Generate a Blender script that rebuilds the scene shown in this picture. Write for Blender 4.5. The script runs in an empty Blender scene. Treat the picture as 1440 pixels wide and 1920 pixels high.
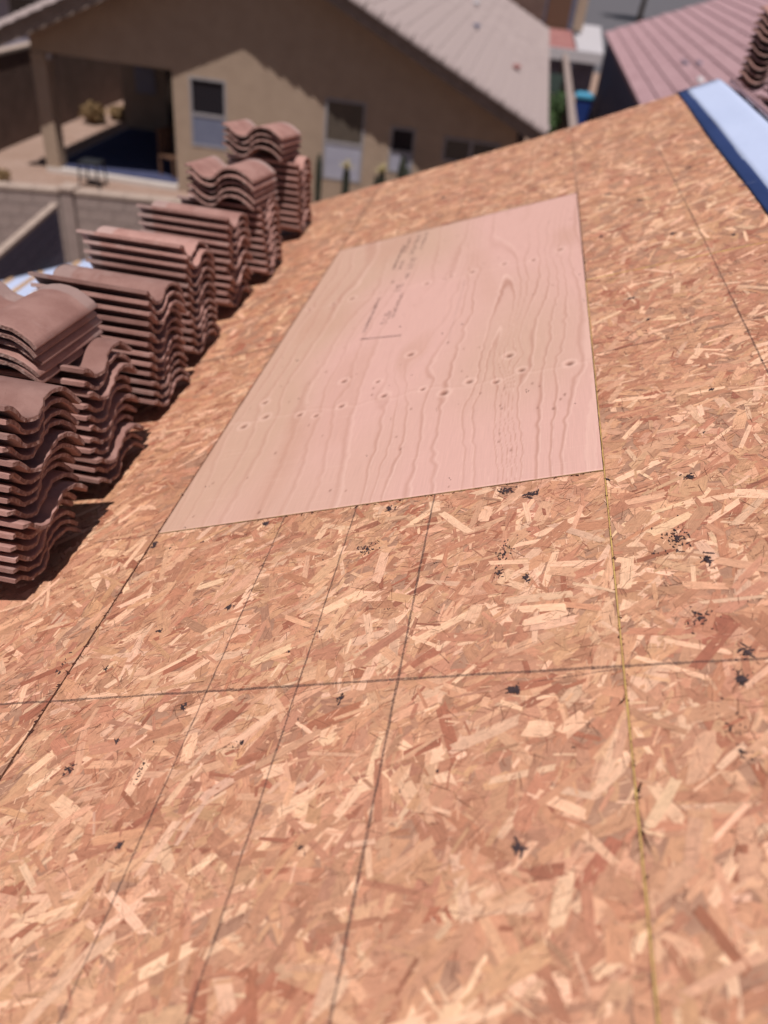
import bpy, math, random
import numpy as np
from mathutils import Matrix, Vector

random.seed(7)
rng = np.random.default_rng(11)
S = bpy.context.scene
COL = S.collection

# ------------------------------------------------------------------ camera, sky, sun
PITCH = math.radians(21.8)
CAM = (0.78197, -1.64329, 5.6)
RW = [[0.981668, 0.165412, 0.094697], [0.174991, -0.585243, -0.791751], [-0.075545, 0.793807, -0.603459]]
cd = bpy.data.cameras.new("camera")
cam = bpy.data.objects.new("camera", cd)
COL.objects.link(cam)
cm = Matrix(((RW[0][0], -RW[1][0], -RW[2][0], CAM[0]),
             (RW[0][1], -RW[1][1], -RW[2][1], CAM[1]),
             (RW[0][2], -RW[1][2], -RW[2][2], CAM[2]), (0, 0, 0, 1)))
cam.matrix_world = cm
cd.sensor_fit = 'VERTICAL'
cd.sensor_height = 36.0
cd.sensor_width = 27.0
cd.lens = 36.0 * 1500 / 1920
cd.clip_start = 0.05
cd.clip_end = 2000
cd.dof.use_dof = True
cd.dof.focus_distance = 1.80
cd.dof.aperture_fstop = 1.6
S.camera = cam

SUN_TO = Vector((0.09, -0.38, 1.0)).normalized()
world = bpy.data.worlds.new("World")
S.world = world
world.use_nodes = True
wn = world.node_tree
wn.nodes.clear()
sky = wn.nodes.new('ShaderNodeTexSky')
sky.sky_type = 'NISHITA'
sky.sun_disc = False
sky.sun_elevation = math.asin(SUN_TO.z)
sky.sun_rotation = math.atan2(SUN_TO.x, SUN_TO.y)
bgn = wn.nodes.new('ShaderNodeBackground')
bgn.inputs[1].default_value = 0.042
won = wn.nodes.new('ShaderNodeOutputWorld')
wn.links.new(sky.outputs[0], bgn.inputs[0])
wn.links.new(bgn.outputs[0], won.inputs[0])

sd = bpy.data.lights.new("sun", 'SUN')
sd.energy = 5.0
sd.angle = math.radians(0.53)
sd.color = (1.0, 0.95, 0.90)
sun = bpy.data.objects.new("sun", sd)
COL.objects.link(sun)
sun.rotation_euler = SUN_TO.to_track_quat('Z', 'Y').to_euler()
sun.location = (0, 0, 30)

S.view_settings.view_transform = 'Standard'
S.view_settings.look = 'None'
S.view_settings.exposure = 0.06
S.view_settings.gamma = 1.0
S.render.engine = 'CYCLES'
S.cycles.use_denoising = True
S.cycles.max_bounces = 6
S.cycles.diffuse_bounces = 3
S.cycles.glossy_bounces = 2
S.cycles.transmission_bounces = 2

# ------------------------------------------------------------------ frames of reference
CP, SP = math.cos(PITCH), math.sin(PITCH)
# roof frame: x up the slope, y along the ridge, z out of the roof; origin = near left corner of the plywood
def roofpoint(x, y, z=0.0):
    return Vector((CP * x - SP * z, y, SP * x + CP * z + ROOF_Z))
_c = (1.27015194, -1.64329349, 1.06996907)
ROOF_Z = CAM[2] - (SP * _c[0] + CP * _c[2])
ROOF_M = Matrix(((CP, 0, -SP, 0), (0, 1, 0, 0), (SP, 0, CP, ROOF_Z), (0, 0, 0, 1)))
RIDGE_X = 2.13
RIDGE = roofpoint(RIDGE_X, 0, 0)

# ------------------------------------------------------------------ materials
def mat(name, color, rough=0.8, spec=0.3):
    m = bpy.data.materials.new(name)
    m.use_nodes = True
    b = m.node_tree.nodes["Principled BSDF"]
    b.inputs["Base Color"].default_value = (*color, 1)
    b.inputs["Roughness"].default_value = rough
    b.inputs["Specular IOR Level"].default_value = spec
    return m

def N(m, t, **kw):
    n = m.node_tree.nodes.new(t)
    for k, v in kw.items():
        if k in n.inputs:
            n.inputs[k].default_value = v
        else:
            setattr(n, k, v)
    return n

def L(m, a, b):
    m.node_tree.links.new(a, b)

def mixc(m, fac, a, b, mode='MIX'):
    n = m.node_tree.nodes.new('ShaderNodeMix')
    n.data_type = 'RGBA'
    n.blend_type = mode
    for sock, v in ((n.inputs[0], fac), (n.inputs[6], a), (n.inputs[7], b)):
        if hasattr(v, 'is_output'):
            L(m, v, sock)
        elif isinstance(v, (int, float)):
            sock.default_value = v
        else:
            sock.default_value = (*v, 1)
    return n.outputs[2]

def ramp(m, src, stops):
    n = m.node_tree.nodes.new('ShaderNodeValToRGB')
    e = n.color_ramp.elements
    while len(e) < len(stops):
        e.new(0.5)
    for i, (p, c) in enumerate(stops):
        e[i].position = p
        e[i].color = (c, c, c, 1) if isinstance(c, (int, float)) else (*c, 1)
    L(m, src, n.inputs[0])
    return n.outputs[0]

def noisy(name, c1, c2, scale=8.0, rough=0.85, bump=0.3, bscale=None, bdist=0.01, spec=0.25, c3=None, s3=60.0):
    """two colours mixed by noise over object space, with relief"""
    m = mat(name, c1, rough, spec)
    b = m.node_tree.nodes["Principled BSDF"]
    tc = N(m, 'ShaderNodeTexCoord')
    n1 = N(m, 'ShaderNodeTexNoise', Scale=scale, Detail=6.0, Roughness=0.6)
    L(m, tc.outputs['Object'], n1.inputs['Vector'])
    f = ramp(m, n1.outputs[0], [(0.32, 0.0), (0.68, 1.0)])
    col = mixc(m, f, c1, c2)
    if c3:
        n3 = N(m, 'ShaderNodeTexNoise', Scale=s3, Detail=3.0, Roughness=0.6)
        L(m, tc.outputs['Object'], n3.inputs['Vector'])
        f3 = ramp(m, n3.outputs[0], [(0.5, 0.0), (0.72, 0.85)])
        col = mixc(m, f3, col, c3)
    L(m, col, b.inputs['Base Color'])
    if bump:
        n2 = N(m, 'ShaderNodeTexNoise', Scale=bscale or scale * 12, Detail=5.0, Roughness=0.65)
        L(m, tc.outputs['Object'], n2.inputs['Vector'])
        bp = N(m, 'ShaderNodeBump', Strength=bump, Distance=bdist)
        L(m, n2.outputs[0], bp.inputs['Height'])
        L(m, bp.outputs[0], b.inputs['Normal'])
    return m

# --- OSB
def osb_strand_material():
    m = mat("osb_strands", (0.4, 0.2, 0.13), 0.62, 0.35)
    b = m.node_tree.nodes["Principled BSDF"]
    at = N(m, 'ShaderNodeAttribute', attribute_name='strand_color')
    uv = N(m, 'ShaderNodeUVMap', uv_map='grain')
    mp = N(m, 'ShaderNodeMapping')
    mp.inputs['Scale'].default_value = (22, 620, 1)
    L(m, uv.outputs[0], mp.inputs[0])
    n = N(m, 'ShaderNodeTexNoise', Scale=1.0, Detail=5.0, Roughness=0.65)
    L(m, mp.outputs[0], n.inputs['Vector'])
    f = ramp(m, n.outputs[0], [(0.25, 0.62), (0.5, 1.0), (0.75, 1.2)])
    col = mixc(m, 1.0, at.outputs[0], f, 'MULTIPLY')
    # broad tone drift over the board and fine grime
    tc = N(m, 'ShaderNodeTexCoord')
    n2 = N(m, 'ShaderNodeTexNoise', Scale=2.2, Detail=4.0, Roughness=0.6)
    L(m, tc.outputs['Object'], n2.inputs['Vector'])
    f2 = ramp(m, n2.outputs[0], [(0.3, (0.97, 0.91, 0.88)), (0.7, (1.03, 1.06, 0.97))])
    col = mixc(m, 1.0, col, f2, 'MULTIPLY')
    n3 = N(m, 'ShaderNodeTexNoise', Scale=170.0, Detail=3.0, Roughness=0.7)
    L(m, tc.outputs['Object'], n3.inputs['Vector'])
    n6 = N(m, 'ShaderNodeTexNoise', Scale=60.0, Detail=9.0, Roughness=0.78)
    L(m, tc.outputs['Object'], n6.inputs['Vector'])
    col = mixc(m, 1.0, col, ramp(m, n6.outputs[0], [(0.30, 0.76), (0.5, 1.0), (0.70, 1.14)]), 'MULTIPLY')
    f3 = ramp(m, n3.outputs[0], [(0.64, 0.0), (0.72, 0.6)])
    col = mixc(m, f3, col, (0.11, 0.055, 0.04))
    L(m, col, b.inputs['Base Color'])
    bp = N(m, 'ShaderNodeBump', Strength=0.7, Distance=0.0008)
    L(m, n.outputs[0], bp.inputs['Height'])
    n4 = N(m, 'ShaderNodeTexNoise', Scale=35.0, Detail=6.0, Roughness=0.7)
    L(m, tc.outputs['Object'], n4.inputs['Vector'])
    bp2 = N(m, 'ShaderNodeBump', Strength=0.5, Distance=0.003)
    L(m, n4.outputs[0], bp2.inputs['Height'])
    L(m, bp.outputs[0], bp2.inputs['Normal'])
    L(m, bp2.outputs[0], b.inputs['Normal'])
    return m

M_STRAND = osb_strand_material()
M_OSB = noisy("osb_core", (0.30, 0.15, 0.10), (0.42, 0.23, 0.15), 30, 0.8, 0.5, 160, 0.004)
M_OSBEDGE = noisy("osb_edge_paint", (0.58, 0.39, 0.12), (0.40, 0.22, 0.09), 40, 0.7, 0.4, 200, 0.003)
M_TAR = noisy("tar", (0.030, 0.020, 0.026), (0.075, 0.045, 0.045), 60, 0.6, 0.6, 300, 0.004)
M_CRUMB = noisy("dark_crumbs", (0.09, 0.03, 0.02), (0.045, 0.02, 0.018), 60, 0.8, 0.6, 300, 0.004)
M_WOOD = noisy("raw_lumber", (0.52, 0.33, 0.19), (0.40, 0.24, 0.14), 12, 0.8, 0.3)
M_GAPDARK = noisy("rafter_space", (0.06, 0.035, 0.025), (0.03, 0.02, 0.015), 12)

def chalk_material(name, c, lo, hi, sc):
    m = mat(name, c, 0.9, 0.1)
    nt = m.node_tree
    b = nt.nodes["Principled BSDF"]
    tc = N(m, 'ShaderNodeTexCoord')
    n = N(m, 'ShaderNodeTexNoise', Scale=sc, Detail=5.0, Roughness=0.75)
    L(m, tc.outputs['Object'], n.inputs['Vector'])
    f = ramp(m, n.outputs[0], [(lo, 0.0), (hi, 1.0)])
    L(m, f, b.inputs['Alpha'])
    return m
M_CHALK = chalk_material("snapped_line_dust", (0.06, 0.045, 0.048), 0.36, 0.72, 380)
M_PENCIL = chalk_material("pencil_mark", (0.09, 0.05, 0.05), 0.38, 0.7, 300)
M_GAP = chalk_material("open_joint", (0.085, 0.030, 0.018), 0.30, 0.56, 90)
M_INK = chalk_material("stamp_ink", (0.10, 0.065, 0.07), 0.40, 0.75, 150)

def plywood_material():
    m = mat("plywood_face", (0.6, 0.36, 0.28), 0.55, 0.35)
    b = m.node_tree.nodes["Principled BSDF"]
    at = N(m, 'ShaderNodeAttribute', attribute_name='ply_color')
    tc = N(m, 'ShaderNodeTexCoord')
    mp = N(m, 'ShaderNodeMapping')
    mp.inputs['Scale'].default_value = (420, 9, 1)
    L(m, tc.outputs['Object'], mp.inputs[0])
    n = N(m, 'ShaderNodeTexNoise', Scale=1.0, Detail=4.0, Roughness=0.6)
    L(m, mp.outputs[0], n.inputs['Vector'])
    f = ramp(m, n.outputs[0], [(0.3, 0.93), (0.7, 1.05)])
    col = mixc(m, 1.0, at.outputs[0], f, 'MULTIPLY')
    # sanding marks across the grain
    mp2 = N(m, 'ShaderNodeMapping')
    mp2.inputs['Scale'].default_value = (5, 330, 1)
    L(m, tc.outputs['Object'], mp2.inputs[0])
    n5 = N(m, 'ShaderNodeTexNoise', Scale=1.0, Detail=3.0)
    L(m, mp2.outputs[0], n5.inputs['Vector'])
    f5 = ramp(m, n5.outputs[0], [(0.62, 0.0), (0.74, 0.35)])
    col = mixc(m, f5, col, (0.72, 0.50, 0.40))
    L(m, col, b.inputs['Base Color'])
    bp = N(m, 'ShaderNodeBump', Strength=0.2, Distance=0.0008)
    L(m, n.outputs[0], bp.inputs['Height'])
    L(m, bp.outputs[0], b.inputs['Normal'])
    return m
M_PLY = plywood_material()

def felt_material(name, c1, c2):
    m = noisy(name, c1, c2, 1.6, 0.55, 0.35, 3.5, 0.02, 0.3, None)
    return m
M_WHITE = felt_material("underlayment_pale", (0.42, 0.475, 0.655), (0.46, 0.515, 0.70))
M_BLUE = felt_material("underlayment_blue", (0.016, 0.030, 0.10), (0.024, 0.042, 0.13))

def tile_material(name, c1, c2, head):
    m = mat(name, c1, 0.82, 0.25)
    b = m.node_tree.nodes["Principled BSDF"]
    tc = N(m, 'ShaderNodeTexCoord')
    oi = N(m, 'ShaderNodeObjectInfo')
    add = N(m, 'ShaderNodeVectorMath', operation='ADD')
    sc = N(m, 'ShaderNodeVectorMath', operation='SCALE')
    sc.inputs[3].default_value = 30.0
    cmb = N(m, 'ShaderNodeCombineXYZ')
    L(m, oi.outputs['Random'], cmb.inputs[0])
    L(m, oi.outputs['Random'], cmb.inputs[1])
    L(m, cmb.outputs[0], sc.inputs[0])
    L(m, tc.outputs['Object'], add.inputs[0])
    L(m, sc.outputs[0], add.inputs[1])
    n1 = N(m, 'ShaderNodeTexNoise', Scale=9.0, Detail=7.0, Roughness=0.65)
    L(m, add.outputs[0], n1.inputs['Vector'])
    col = mixc(m, ramp(m, n1.outputs[0], [(0.35, 0.0), (0.65, 1.0)]), c1, c2)
    # head lap that was covered by the next course keeps a paler grey film
    sep = N(m, 'ShaderNodeSeparateXYZ')
    L(m, tc.outputs['Object'], sep.inputs[0])
    hd = ramp(m, sep.outputs[0], [(0.0, 0.0), (1.0, 0.0)])
    mr = N(m, 'ShaderNodeMapRange')
    mr.inputs['From Min'].default_value = -0.335
    mr.inputs['From Max'].default_value = -0.350
    L(m, sep.outputs[0], mr.inputs['Value'])
    mm = N(m, 'ShaderNodeMath', operation='MULTIPLY')
    mm.inputs[1].default_value = 0.55
    L(m, mr.outputs[0], mm.inputs[0])
    col = mixc(m, mm.outputs[0], col, head)
    # pale efflorescence and dark specks
    n2 = N(m, 'ShaderNodeTexNoise', Scale=420.0, Detail=2.0, Roughness=0.6)
    L(m, add.outputs[0], n2.inputs['Vector'])
    col = mixc(m, ramp(m, n2.outputs[0], [(0.64, 0.0), (0.72, 0.6)]), col, (0.10, 0.05, 0.045))
    n4 = N(m, 'ShaderNodeTexNoise', Scale=5.0, Detail=6.0, Roughness=0.7)
    L(m, add.outputs[0], n4.inputs['Vector'])
    col = mixc(m, ramp(m, n4.outputs[0], [(0.56, 0.0), (0.74, 0.5)]), col, (0.46, 0.33, 0.30))
    hsv = N(m, 'ShaderNodeHueSaturation')
    mr2 = N(m, 'ShaderNodeMapRange')
    mr2.inputs['To Min'].default_value = 0.74
    mr2.inputs['To Max'].default_value = 1.2
    L(m, oi.outputs['Random'], mr2.inputs['Value'])
    L(m, mr2.outputs[0], hsv.inputs['Value'])
    L(m, col, hsv.inputs['Color'])
    L(m, hsv.outputs[0], b.inputs['Base Color'])
    n3 = N(m, 'ShaderNodeTexNoise', Scale=260.0, Detail=6.0, Roughness=0.75)
    L(m, add.outputs[0], n3.inputs['Vector'])
    bp = N(m, 'ShaderNodeBump', Strength=0.8, Distance=0.003)
    L(m, n3.outputs[0], bp.inputs['Height'])
    L(m, bp.outputs[0], b.inputs['Normal'])
    return m
M_TILE = tile_material("concrete_tile", (0.265, 0.133, 0.113), (0.35, 0.195, 0.168), (0.38, 0.28, 0.26))
M_TILEROUGH = noisy("broken_concrete", (0.29, 0.17, 0.145), (0.19, 0.10, 0.085), 60, 0.95, 1.0, 160, 0.006, 0.1, (0.48, 0.34, 0.30), 90)
M_ROOFGREY = noisy("pale_roof_tile", (0.26, 0.205, 0.20), (0.33, 0.265, 0.255), 3, 0.9, 0.4, 30, 0.02, 0.2)
M_ROOFPINK = noisy("pink_roof_tile", (0.30, 0.18, 0.195), (0.37, 0.235, 0.25), 3, 0.9, 0.4, 30, 0.02, 0.2)
M_ROOFRED = noisy("red_roof_tile", (0.24, 0.10, 0.095), (0.30, 0.14, 0.13), 3, 0.9, 0.4, 30, 0.02, 0.2)
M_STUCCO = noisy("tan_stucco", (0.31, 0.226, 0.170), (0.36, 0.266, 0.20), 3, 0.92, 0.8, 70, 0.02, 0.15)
M_STUCCOIN = noisy("brown_and_shade_stucco", (0.10, 0.065, 0.055), (0.14, 0.09, 0.075), 3, 0.92, 0.6, 70, 0.02, 0.15)
M_STUCCOGREY = noisy("grey_stucco", (0.24, 0.22, 0.27), (0.28, 0.26, 0.30), 3, 0.92, 0.6, 70, 0.02, 0.15)
M_STUCCODARK = noisy("slate_and_shade_stucco", (0.10, 0.10, 0.15), (0.13, 0.13, 0.18), 3, 0.92, 0.6, 70, 0.02, 0.15)
M_FASCIA = noisy("fascia_paint", (0.16, 0.12, 0.10), (0.21, 0.16, 0.14), 6, 0.7, 0.2)
M_WHITEPAINT = noisy("white_paint", (0.38, 0.35, 0.37), (0.44, 0.41, 0.43), 6, 0.7, 0.2)
M_FRAME = noisy("window_frame_paint", (0.22, 0.20, 0.21), (0.26, 0.24, 0.25), 6, 0.6, 0.1)
M_GLASS = mat("dark_glass", (0.018, 0.016, 0.02), 0.12, 0.5)
M_BLIND = noisy("blind_behind_glass", (0.075, 0.06, 0.05), (0.095, 0.075, 0.06), 4, 0.3, 0.0)
M_SCREEN = noisy("pale_window_screen", (0.12, 0.13, 0.19), (0.14, 0.15, 0.21), 4, 0.5, 0.0)
M_SCREEN2 = noisy("white_window_screen", (0.28, 0.27, 0.33), (0.32, 0.31, 0.37), 4, 0.5, 0.0)
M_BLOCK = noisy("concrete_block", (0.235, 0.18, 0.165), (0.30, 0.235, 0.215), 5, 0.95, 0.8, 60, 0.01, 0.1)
M_MORTAR = noisy("mortar", (0.18, 0.14, 0.13), (0.22, 0.18, 0.16), 20, 0.95, 0.5, 80, 0.01, 0.1)
M_CAP = noisy("wall_cap", (0.30, 0.225, 0.19), (0.36, 0.275, 0.23), 6, 0.9, 0.4)
M_GRAVEL = noisy("gravel", (0.31, 0.205, 0.16), (0.38, 0.265, 0.22), 1.2, 0.95, 1.0, 26, 0.05, 0.1, (0.30, 0.19, 0.14), 9)
M_CONCRETE = noisy("patio_concrete", (0.46, 0.40, 0.37), (0.52, 0.46, 0.43), 2, 0.8, 0.3, 40, 0.01)
M_PATIOSHADE = noisy("dark_blue_patio_shade", (0.035, 0.04, 0.085), (0.05, 0.055, 0.11), 5, 0.9, 0.3)
M_ASPHALT = noisy("asphalt", (0.085, 0.08, 0.09), (0.115, 0.105, 0.115), 2, 0.9, 0.5, 60, 0.01)
M_METAL = mat("black_metal", (0.02, 0.02, 0.022), 0.5, 0.4)
M_CHAIR = noisy("brown_wood", (0.09, 0.045, 0.03), (0.13, 0.07, 0.045), 15, 0.6, 0.3)
M_BINB = noisy("blue_plastic", (0.012, 0.035, 0.16), (0.018, 0.045, 0.20), 6, 0.45, 0.1)
M_BINL = noisy("light_blue_plastic", (0.06, 0.26, 0.42), (0.08, 0.30, 0.46), 6, 0.45, 0.1)
M_LEAF = noisy("green_leaves", (0.035, 0.065, 0.022), (0.06, 0.10, 0.035), 4, 0.7, 0.0)
M_DRY = noisy("dry_straw_leaves", (0.26, 0.17, 0.085), (0.20, 0.125, 0.065), 5, 0.8, 0.0)
M_CACTUS = noisy("cactus_skin", (0.022, 0.024, 0.018), (0.038, 0.040, 0.028), 12, 0.7, 0.4)
M_CREAM = noisy("cream_flower", (0.50, 0.42, 0.22), (0.42, 0.36, 0.2), 12, 0.7, 0.2)
M_BARK = noisy("bark", (0.12, 0.08, 0.055), (0.17, 0.12, 0.08), 12, 0.9, 0.5)
M_CHIP = mat("white_scratch", (0.72, 0.68, 0.70), 0.8, 0.2)

# ------------------------------------------------------------------ object helpers
def prop(o, label=None, cat=None, group=None, kind=None):
    if label: o['label'] = label
    if cat: o['category'] = cat
    if group: o['group'] = group
    if kind: o['kind'] = kind
    return o

def empty(name, loc, label=None, cat=None, group=None, kind=None):
    o = bpy.data.objects.new(name, None)
    o.location = loc
    o.empty_display_size = 0.2
    COL.objects.link(o)
    return prop(o, label, cat, group, kind)

def top_of(o):
    v = Vector((0, 0, 0))
    while o:
        v += o.location
        o = o.parent
    return v

class MB:
    def __init__(s): s.v, s.f, s.mi = [], [], []
    def box(s, x0, x1, y0, y1, z0, z1, mi=0, M=None):
        b = len(s.v)
        for x, y, z in ((x0, y0, z0), (x1, y0, z0), (x1, y1, z0), (x0, y1, z0), (x0, y0, z1), (x1, y0, z1), (x1, y1, z1), (x0, y1, z1)):
            p = Vector((x, y, z))
            s.v.append(M @ p if M else p)
        for q in ((0, 3, 2, 1), (4, 5, 6, 7), (0, 1, 5, 4), (1, 2, 6, 5), (2, 3, 7, 6), (3, 0, 4, 7)):
            s.f.append([b + i for i in q]); s.mi.append(mi)
        return s
    def prism(s, pts, y0, y1, mi=0):
        """polygon in x,z extruded in y"""
        b = len(s.v); n = len(pts)
        for x, z in pts: s.v.append(Vector((x, y0, z)))
        for x, z in pts: s.v.append(Vector((x, y1, z)))
        s.f.append([b + i for i in range(n)]); s.mi.append(mi)
        s.f.append([b + n + i for i in reversed(range(n))]); s.mi.append(mi)
        for i in range(n):
            j = (i + 1) % n
            s.f.append([b + j, b + i, b + n + i, b + n + j]); s.mi.append(mi)
        return s
    def slab(s, a, bq, c, d, t, mi=0):
        """quad a,b,c,d thickened downward by t along its normal"""
        a, bq, c, d = map(Vector, (a, bq, c, d))
        n = (bq - a).cross(d - a).normalized() * t
        k = len(s.v)
        s.v += [a, bq, c, d, a - n, bq - n, c - n, d - n]
        for q in ((0, 1, 2, 3), (7, 6, 5, 4), (1, 0, 4, 5), (2, 1, 5, 6), (3, 2, 6, 7), (0, 3, 7, 4)):
            s.f.append([k + i for i in q]); s.mi.append(mi)
        return s
    def tube(s, pts, r, n=8, mi=0):
        rs = r if isinstance(r, (list, tuple)) else [r] * len(pts)
        pts = [Vector(p) for p in pts]
        rings = []
        for i, p in enumerate(pts):
            d = (pts[min(i + 1, len(pts) - 1)] - pts[max(i - 1, 0)]).normalized()
            a = d.orthogonal().normalized(); c = d.cross(a)
            rings.append(len(s.v))
            for k in range(n):
                t = 2 * math.pi * k / n
                s.v.append(p + (a * math.cos(t) + c * math.sin(t)) * rs[i])
        for i in range(len(pts) - 1):
            for k in range(n):
                j = (k + 1) % n
                s.f.append([rings[i] + k, rings[i] + j, rings[i + 1] + j, rings[i + 1] + k]); s.mi.append(mi)
        s.f.append([rings[0] + k for k in reversed(range(n))]); s.mi.append(mi)
        s.f.append([rings[-1] + k for k in range(n)]); s.mi.append(mi)
        return s
    def mesh(s, name, mats):
        me = bpy.data.meshes.new(name)
        me.from_pydata([tuple(v) for v in s.v], [], s.f)
        for m in (mats if isinstance(mats, (list, tuple)) else [mats]):
            me.materials.append(m)
        if any(s.mi): me.polygons.foreach_set('material_index', s.mi)
        return me
    def build(s, name, mats, parent=None, bevel=0.0, smooth=False, **kw):
        off = top_of(parent) if parent else None
        if off is not None and off.length > 0:
            s.v = [v - off for v in s.v]
        me = s.mesh(name, mats)
        if smooth: me.polygons.foreach_set('use_smooth', [True] * len(me.polygons))
        o = bpy.data.objects.new(name, me)
        COL.objects.link(o)
        if parent: o.parent = parent
        if bevel:
            b = o.modifiers.new('bevel', 'BEVEL'); b.width = bevel; b.segments = 2; b.limit_method = 'ANGLE'
        return prop(o, **kw)

def link(name, me, M, parent=None, **kw):
    o = bpy.data.objects.new(name, me)
    COL.objects.link(o)
    if parent:
        o.parent = parent
        M = Matrix.Translation(-top_of(parent)) @ M
    o.matrix_world = M
    return prop(o, **kw)

# ------------------------------------------------------------------ ground
MB().box(-400, 400, -400, 400, -0.5, 0).build("ground", M_GRAVEL, kind='structure')
MB().box(-60, 90, 43.5, 160, 0.0, 0.02).build("road", M_ASPHALT, kind='structure')

# ------------------------------------------------------------------ our house
house = empty("house", (0, 0, 0), "house whose bare roof deck fills the foreground", "house")
T = 0.0145
RAKE = [(-6.0, 3.98), (-3.2, 3.92), (-0.535, 3.765), (0.116, 3.815), (0.985, 3.925), (1.876, 4.13), (2.13, 4.20)]
def rake_y(x):
    return float(np.interp(x, [p[0] for p in RAKE], [p[1] for p in RAKE]))

def place_on_roof(o):
    o.matrix_world = ROOF_M
    return o

PALETTE = np.array([(0.70, 0.415, 0.290), (0.58, 0.312, 0.208), (0.485, 0.236, 0.154), (0.51, 0.264, 0.164),
                    (0.42, 0.186, 0.120), (0.34, 0.128, 0.082), (0.40, 0.198, 0.130), (0.60, 0.35, 0.25), (0.17, 0.07, 0.045)])
PW = np.array([0.12, 0.17, 0.24, 0.18, 0.15, 0.05, 0.06, 0.03])

def strands(x0, x1, y0, y1, dens, parent, part=None):
    """thin wood strands pressed flat on a board, each its own jagged polygon lying at its own height"""
    area = (x1 - x0) * (y1 - y0)
    kinds = (  # density per m2, length, width ranges, height range, palette bias
        (620, (0.06, 0.13), (0.024, 0.055), (0.0, 0.35)),
        (330, (0.05, 0.11), (0.016, 0.034), (0.20, 0.85)),
        (360, (0.05, 0.14), (0.008, 0.023), (0.25, 0.92)),
        (800, (0.015, 0.06), (0.003, 0.011), (0.4, 0.9)),
        (2600, (0.005, 0.022), (0.0006, 0.0022), (0.7, 1.0)),
        (1300, (0.008, 0.045), (0.0005, 0.0013), (0.7, 1.0)))  # hair-thin dark slivers painting the shade along strand edges
    C, Lh, Wh, Hh, An, Ci = [], [], [], [], [], []
    for k, (d, lr, wr, hr) in enumerate(kinds):
        n = int(d * area * dens)
        C.append(np.stack([rng.uniform(x0, x1, n), rng.uniform(y0, y1, n)], 1))
        Lh.append(rng.uniform(*lr, n) / 2); Wh.append(rng.uniform(*wr, n) / 2)
        Hh.append(rng.uniform(*hr, n))
        a = rng.normal(0.75, 0.66, n)
        if k == 0: a = rng.normal(1.25, 0.75, n)
        u = rng.random(n) < 0.25
        a[u] = rng.uniform(0, math.pi, u.sum())
        An.append(a)
        pw = PW.copy()
        if k == 0: pw = np.array([0.01, 0.09, 0.36, 0.26, 0.20, 0.02, 0.06, 0.0])
        if k == 1: pw = np.array([0.13, 0.22, 0.22, 0.15, 0.18, 0.06, 0.02, 0.02])
        if k == 2: pw = np.array([0.30, 0.24, 0.12, 0.10, 0.14, 0.05, 0.02, 0.03])
        if k == 4: pw = np.array([0.36, 0.20, 0.05, 0.05, 0.05, 0.17, 0.12, 0.0])
        if k == 5: pw = np.array([0, 0, 0, 0, 0, 0.1, 0.1, 0.0, 0.8])
        else: pw = np.append(pw, 0)
        Ci.append(rng.choice(9, n, p=pw / pw.sum()))
    C = np.concatenate(C); Lh = np.concatenate(Lh); Wh = np.concatenate(Wh); Hh = np.concatenate(Hh)
    An = np.concatenate(An); Ci = np.concatenate(Ci)
    n = len(C)
    # outline in strand space: two long sides, two torn ends (8 points)
    sk = rng.uniform(-0.9, 0.9, n) * Wh
    j = lambda s: rng.uniform(-s, s, n)
    e = Wh * 0.9
    px = np.stack([-Lh + sk * .5 + j(.6) * e, -Lh * 0.35, Lh * 0.4, Lh + sk * .5 + j(.6) * e,
                   Lh - np.abs(j(1)) * e, Lh - sk * .5 + j(.6) * e, -Lh * 0.1, -Lh - sk * .5 + j(.6) * e, -Lh + j(.8) * e], 1)
    py = np.stack([-Wh * rng.uniform(.75, 1, n), -Wh + j(.12) * Wh, -Wh + j(.12) * Wh, -Wh * rng.uniform(.7, 1, n),
                   j(.5) * Wh, Wh * rng.uniform(.7, 1, n), Wh + j(.12) * Wh, Wh * rng.uniform(.75, 1, n), j(.5) * Wh], 1)
    ca, sa = np.cos(An)[:, None], np.sin(An)[:, None]
    X = C[:, :1] + px * ca - py * sa
    Y = C[:, 1:] + px * sa + py * ca
    X = np.clip(X, x0 + 0.001, x1 - 0.001)
    ylim = y1
    if y1 > 3.5:
        ylim = np.interp(X, [p[0] for p in RAKE], [p[1] for p in RAKE]) - 0.002
    Y = np.clip(Y, y0 + 0.001, ylim - 0.001 if np.isscalar(ylim) else ylim)
    Z = np.repeat((0.0002 + Hh * 0.0014)[:, None], 9, 1) + (px / Lh[:, None]) * rng.uniform(-0.00012, 0.00012, n)[:, None]
    V = np.stack([X, Y, Z], 2).reshape(-1, 3).astype(np.float32)
    me = bpy.data.meshes.new("strands")
    me.vertices.add(n * 9)
    me.vertices.foreach_set('co', V.ravel())
    me.loops.add(n * 9)
    me.loops.foreach_set('vertex_index', np.arange(n * 9, dtype=np.int32))
    me.polygons.add(n)
    me.polygons.foreach_set('loop_start', np.arange(0, n * 9, 9, dtype=np.int32))
    me.polygons.foreach_set('loop_total', np.full(n, 9, dtype=np.int32))
    me.update(calc_edges=True)
    cols = PALETTE[Ci] * rng.uniform(0.86, 1.12, (n, 1)) * rng.uniform(0.97, 1.03, (n, 3))
    at = me.attributes.new('strand_color', 'FLOAT_COLOR', 'FACE')
    at.data.foreach_set('color', np.concatenate([cols, np.ones((n, 1))], 1).astype(np.float32).ravel())
    uv = me.uv_layers.new(name='grain')
    off = rng.uniform(0, 50, (n, 1))
    uv.data.foreach_set('uv', np.stack([px + off, py + off], 2).reshape(-1).astype(np.float32))
    me.materials.append(M_STRAND)
    o = bpy.data.objects.new("strands", me)
    COL.objects.link(o)
    o.parent = parent
    prop(o, kind='stuff')
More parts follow.
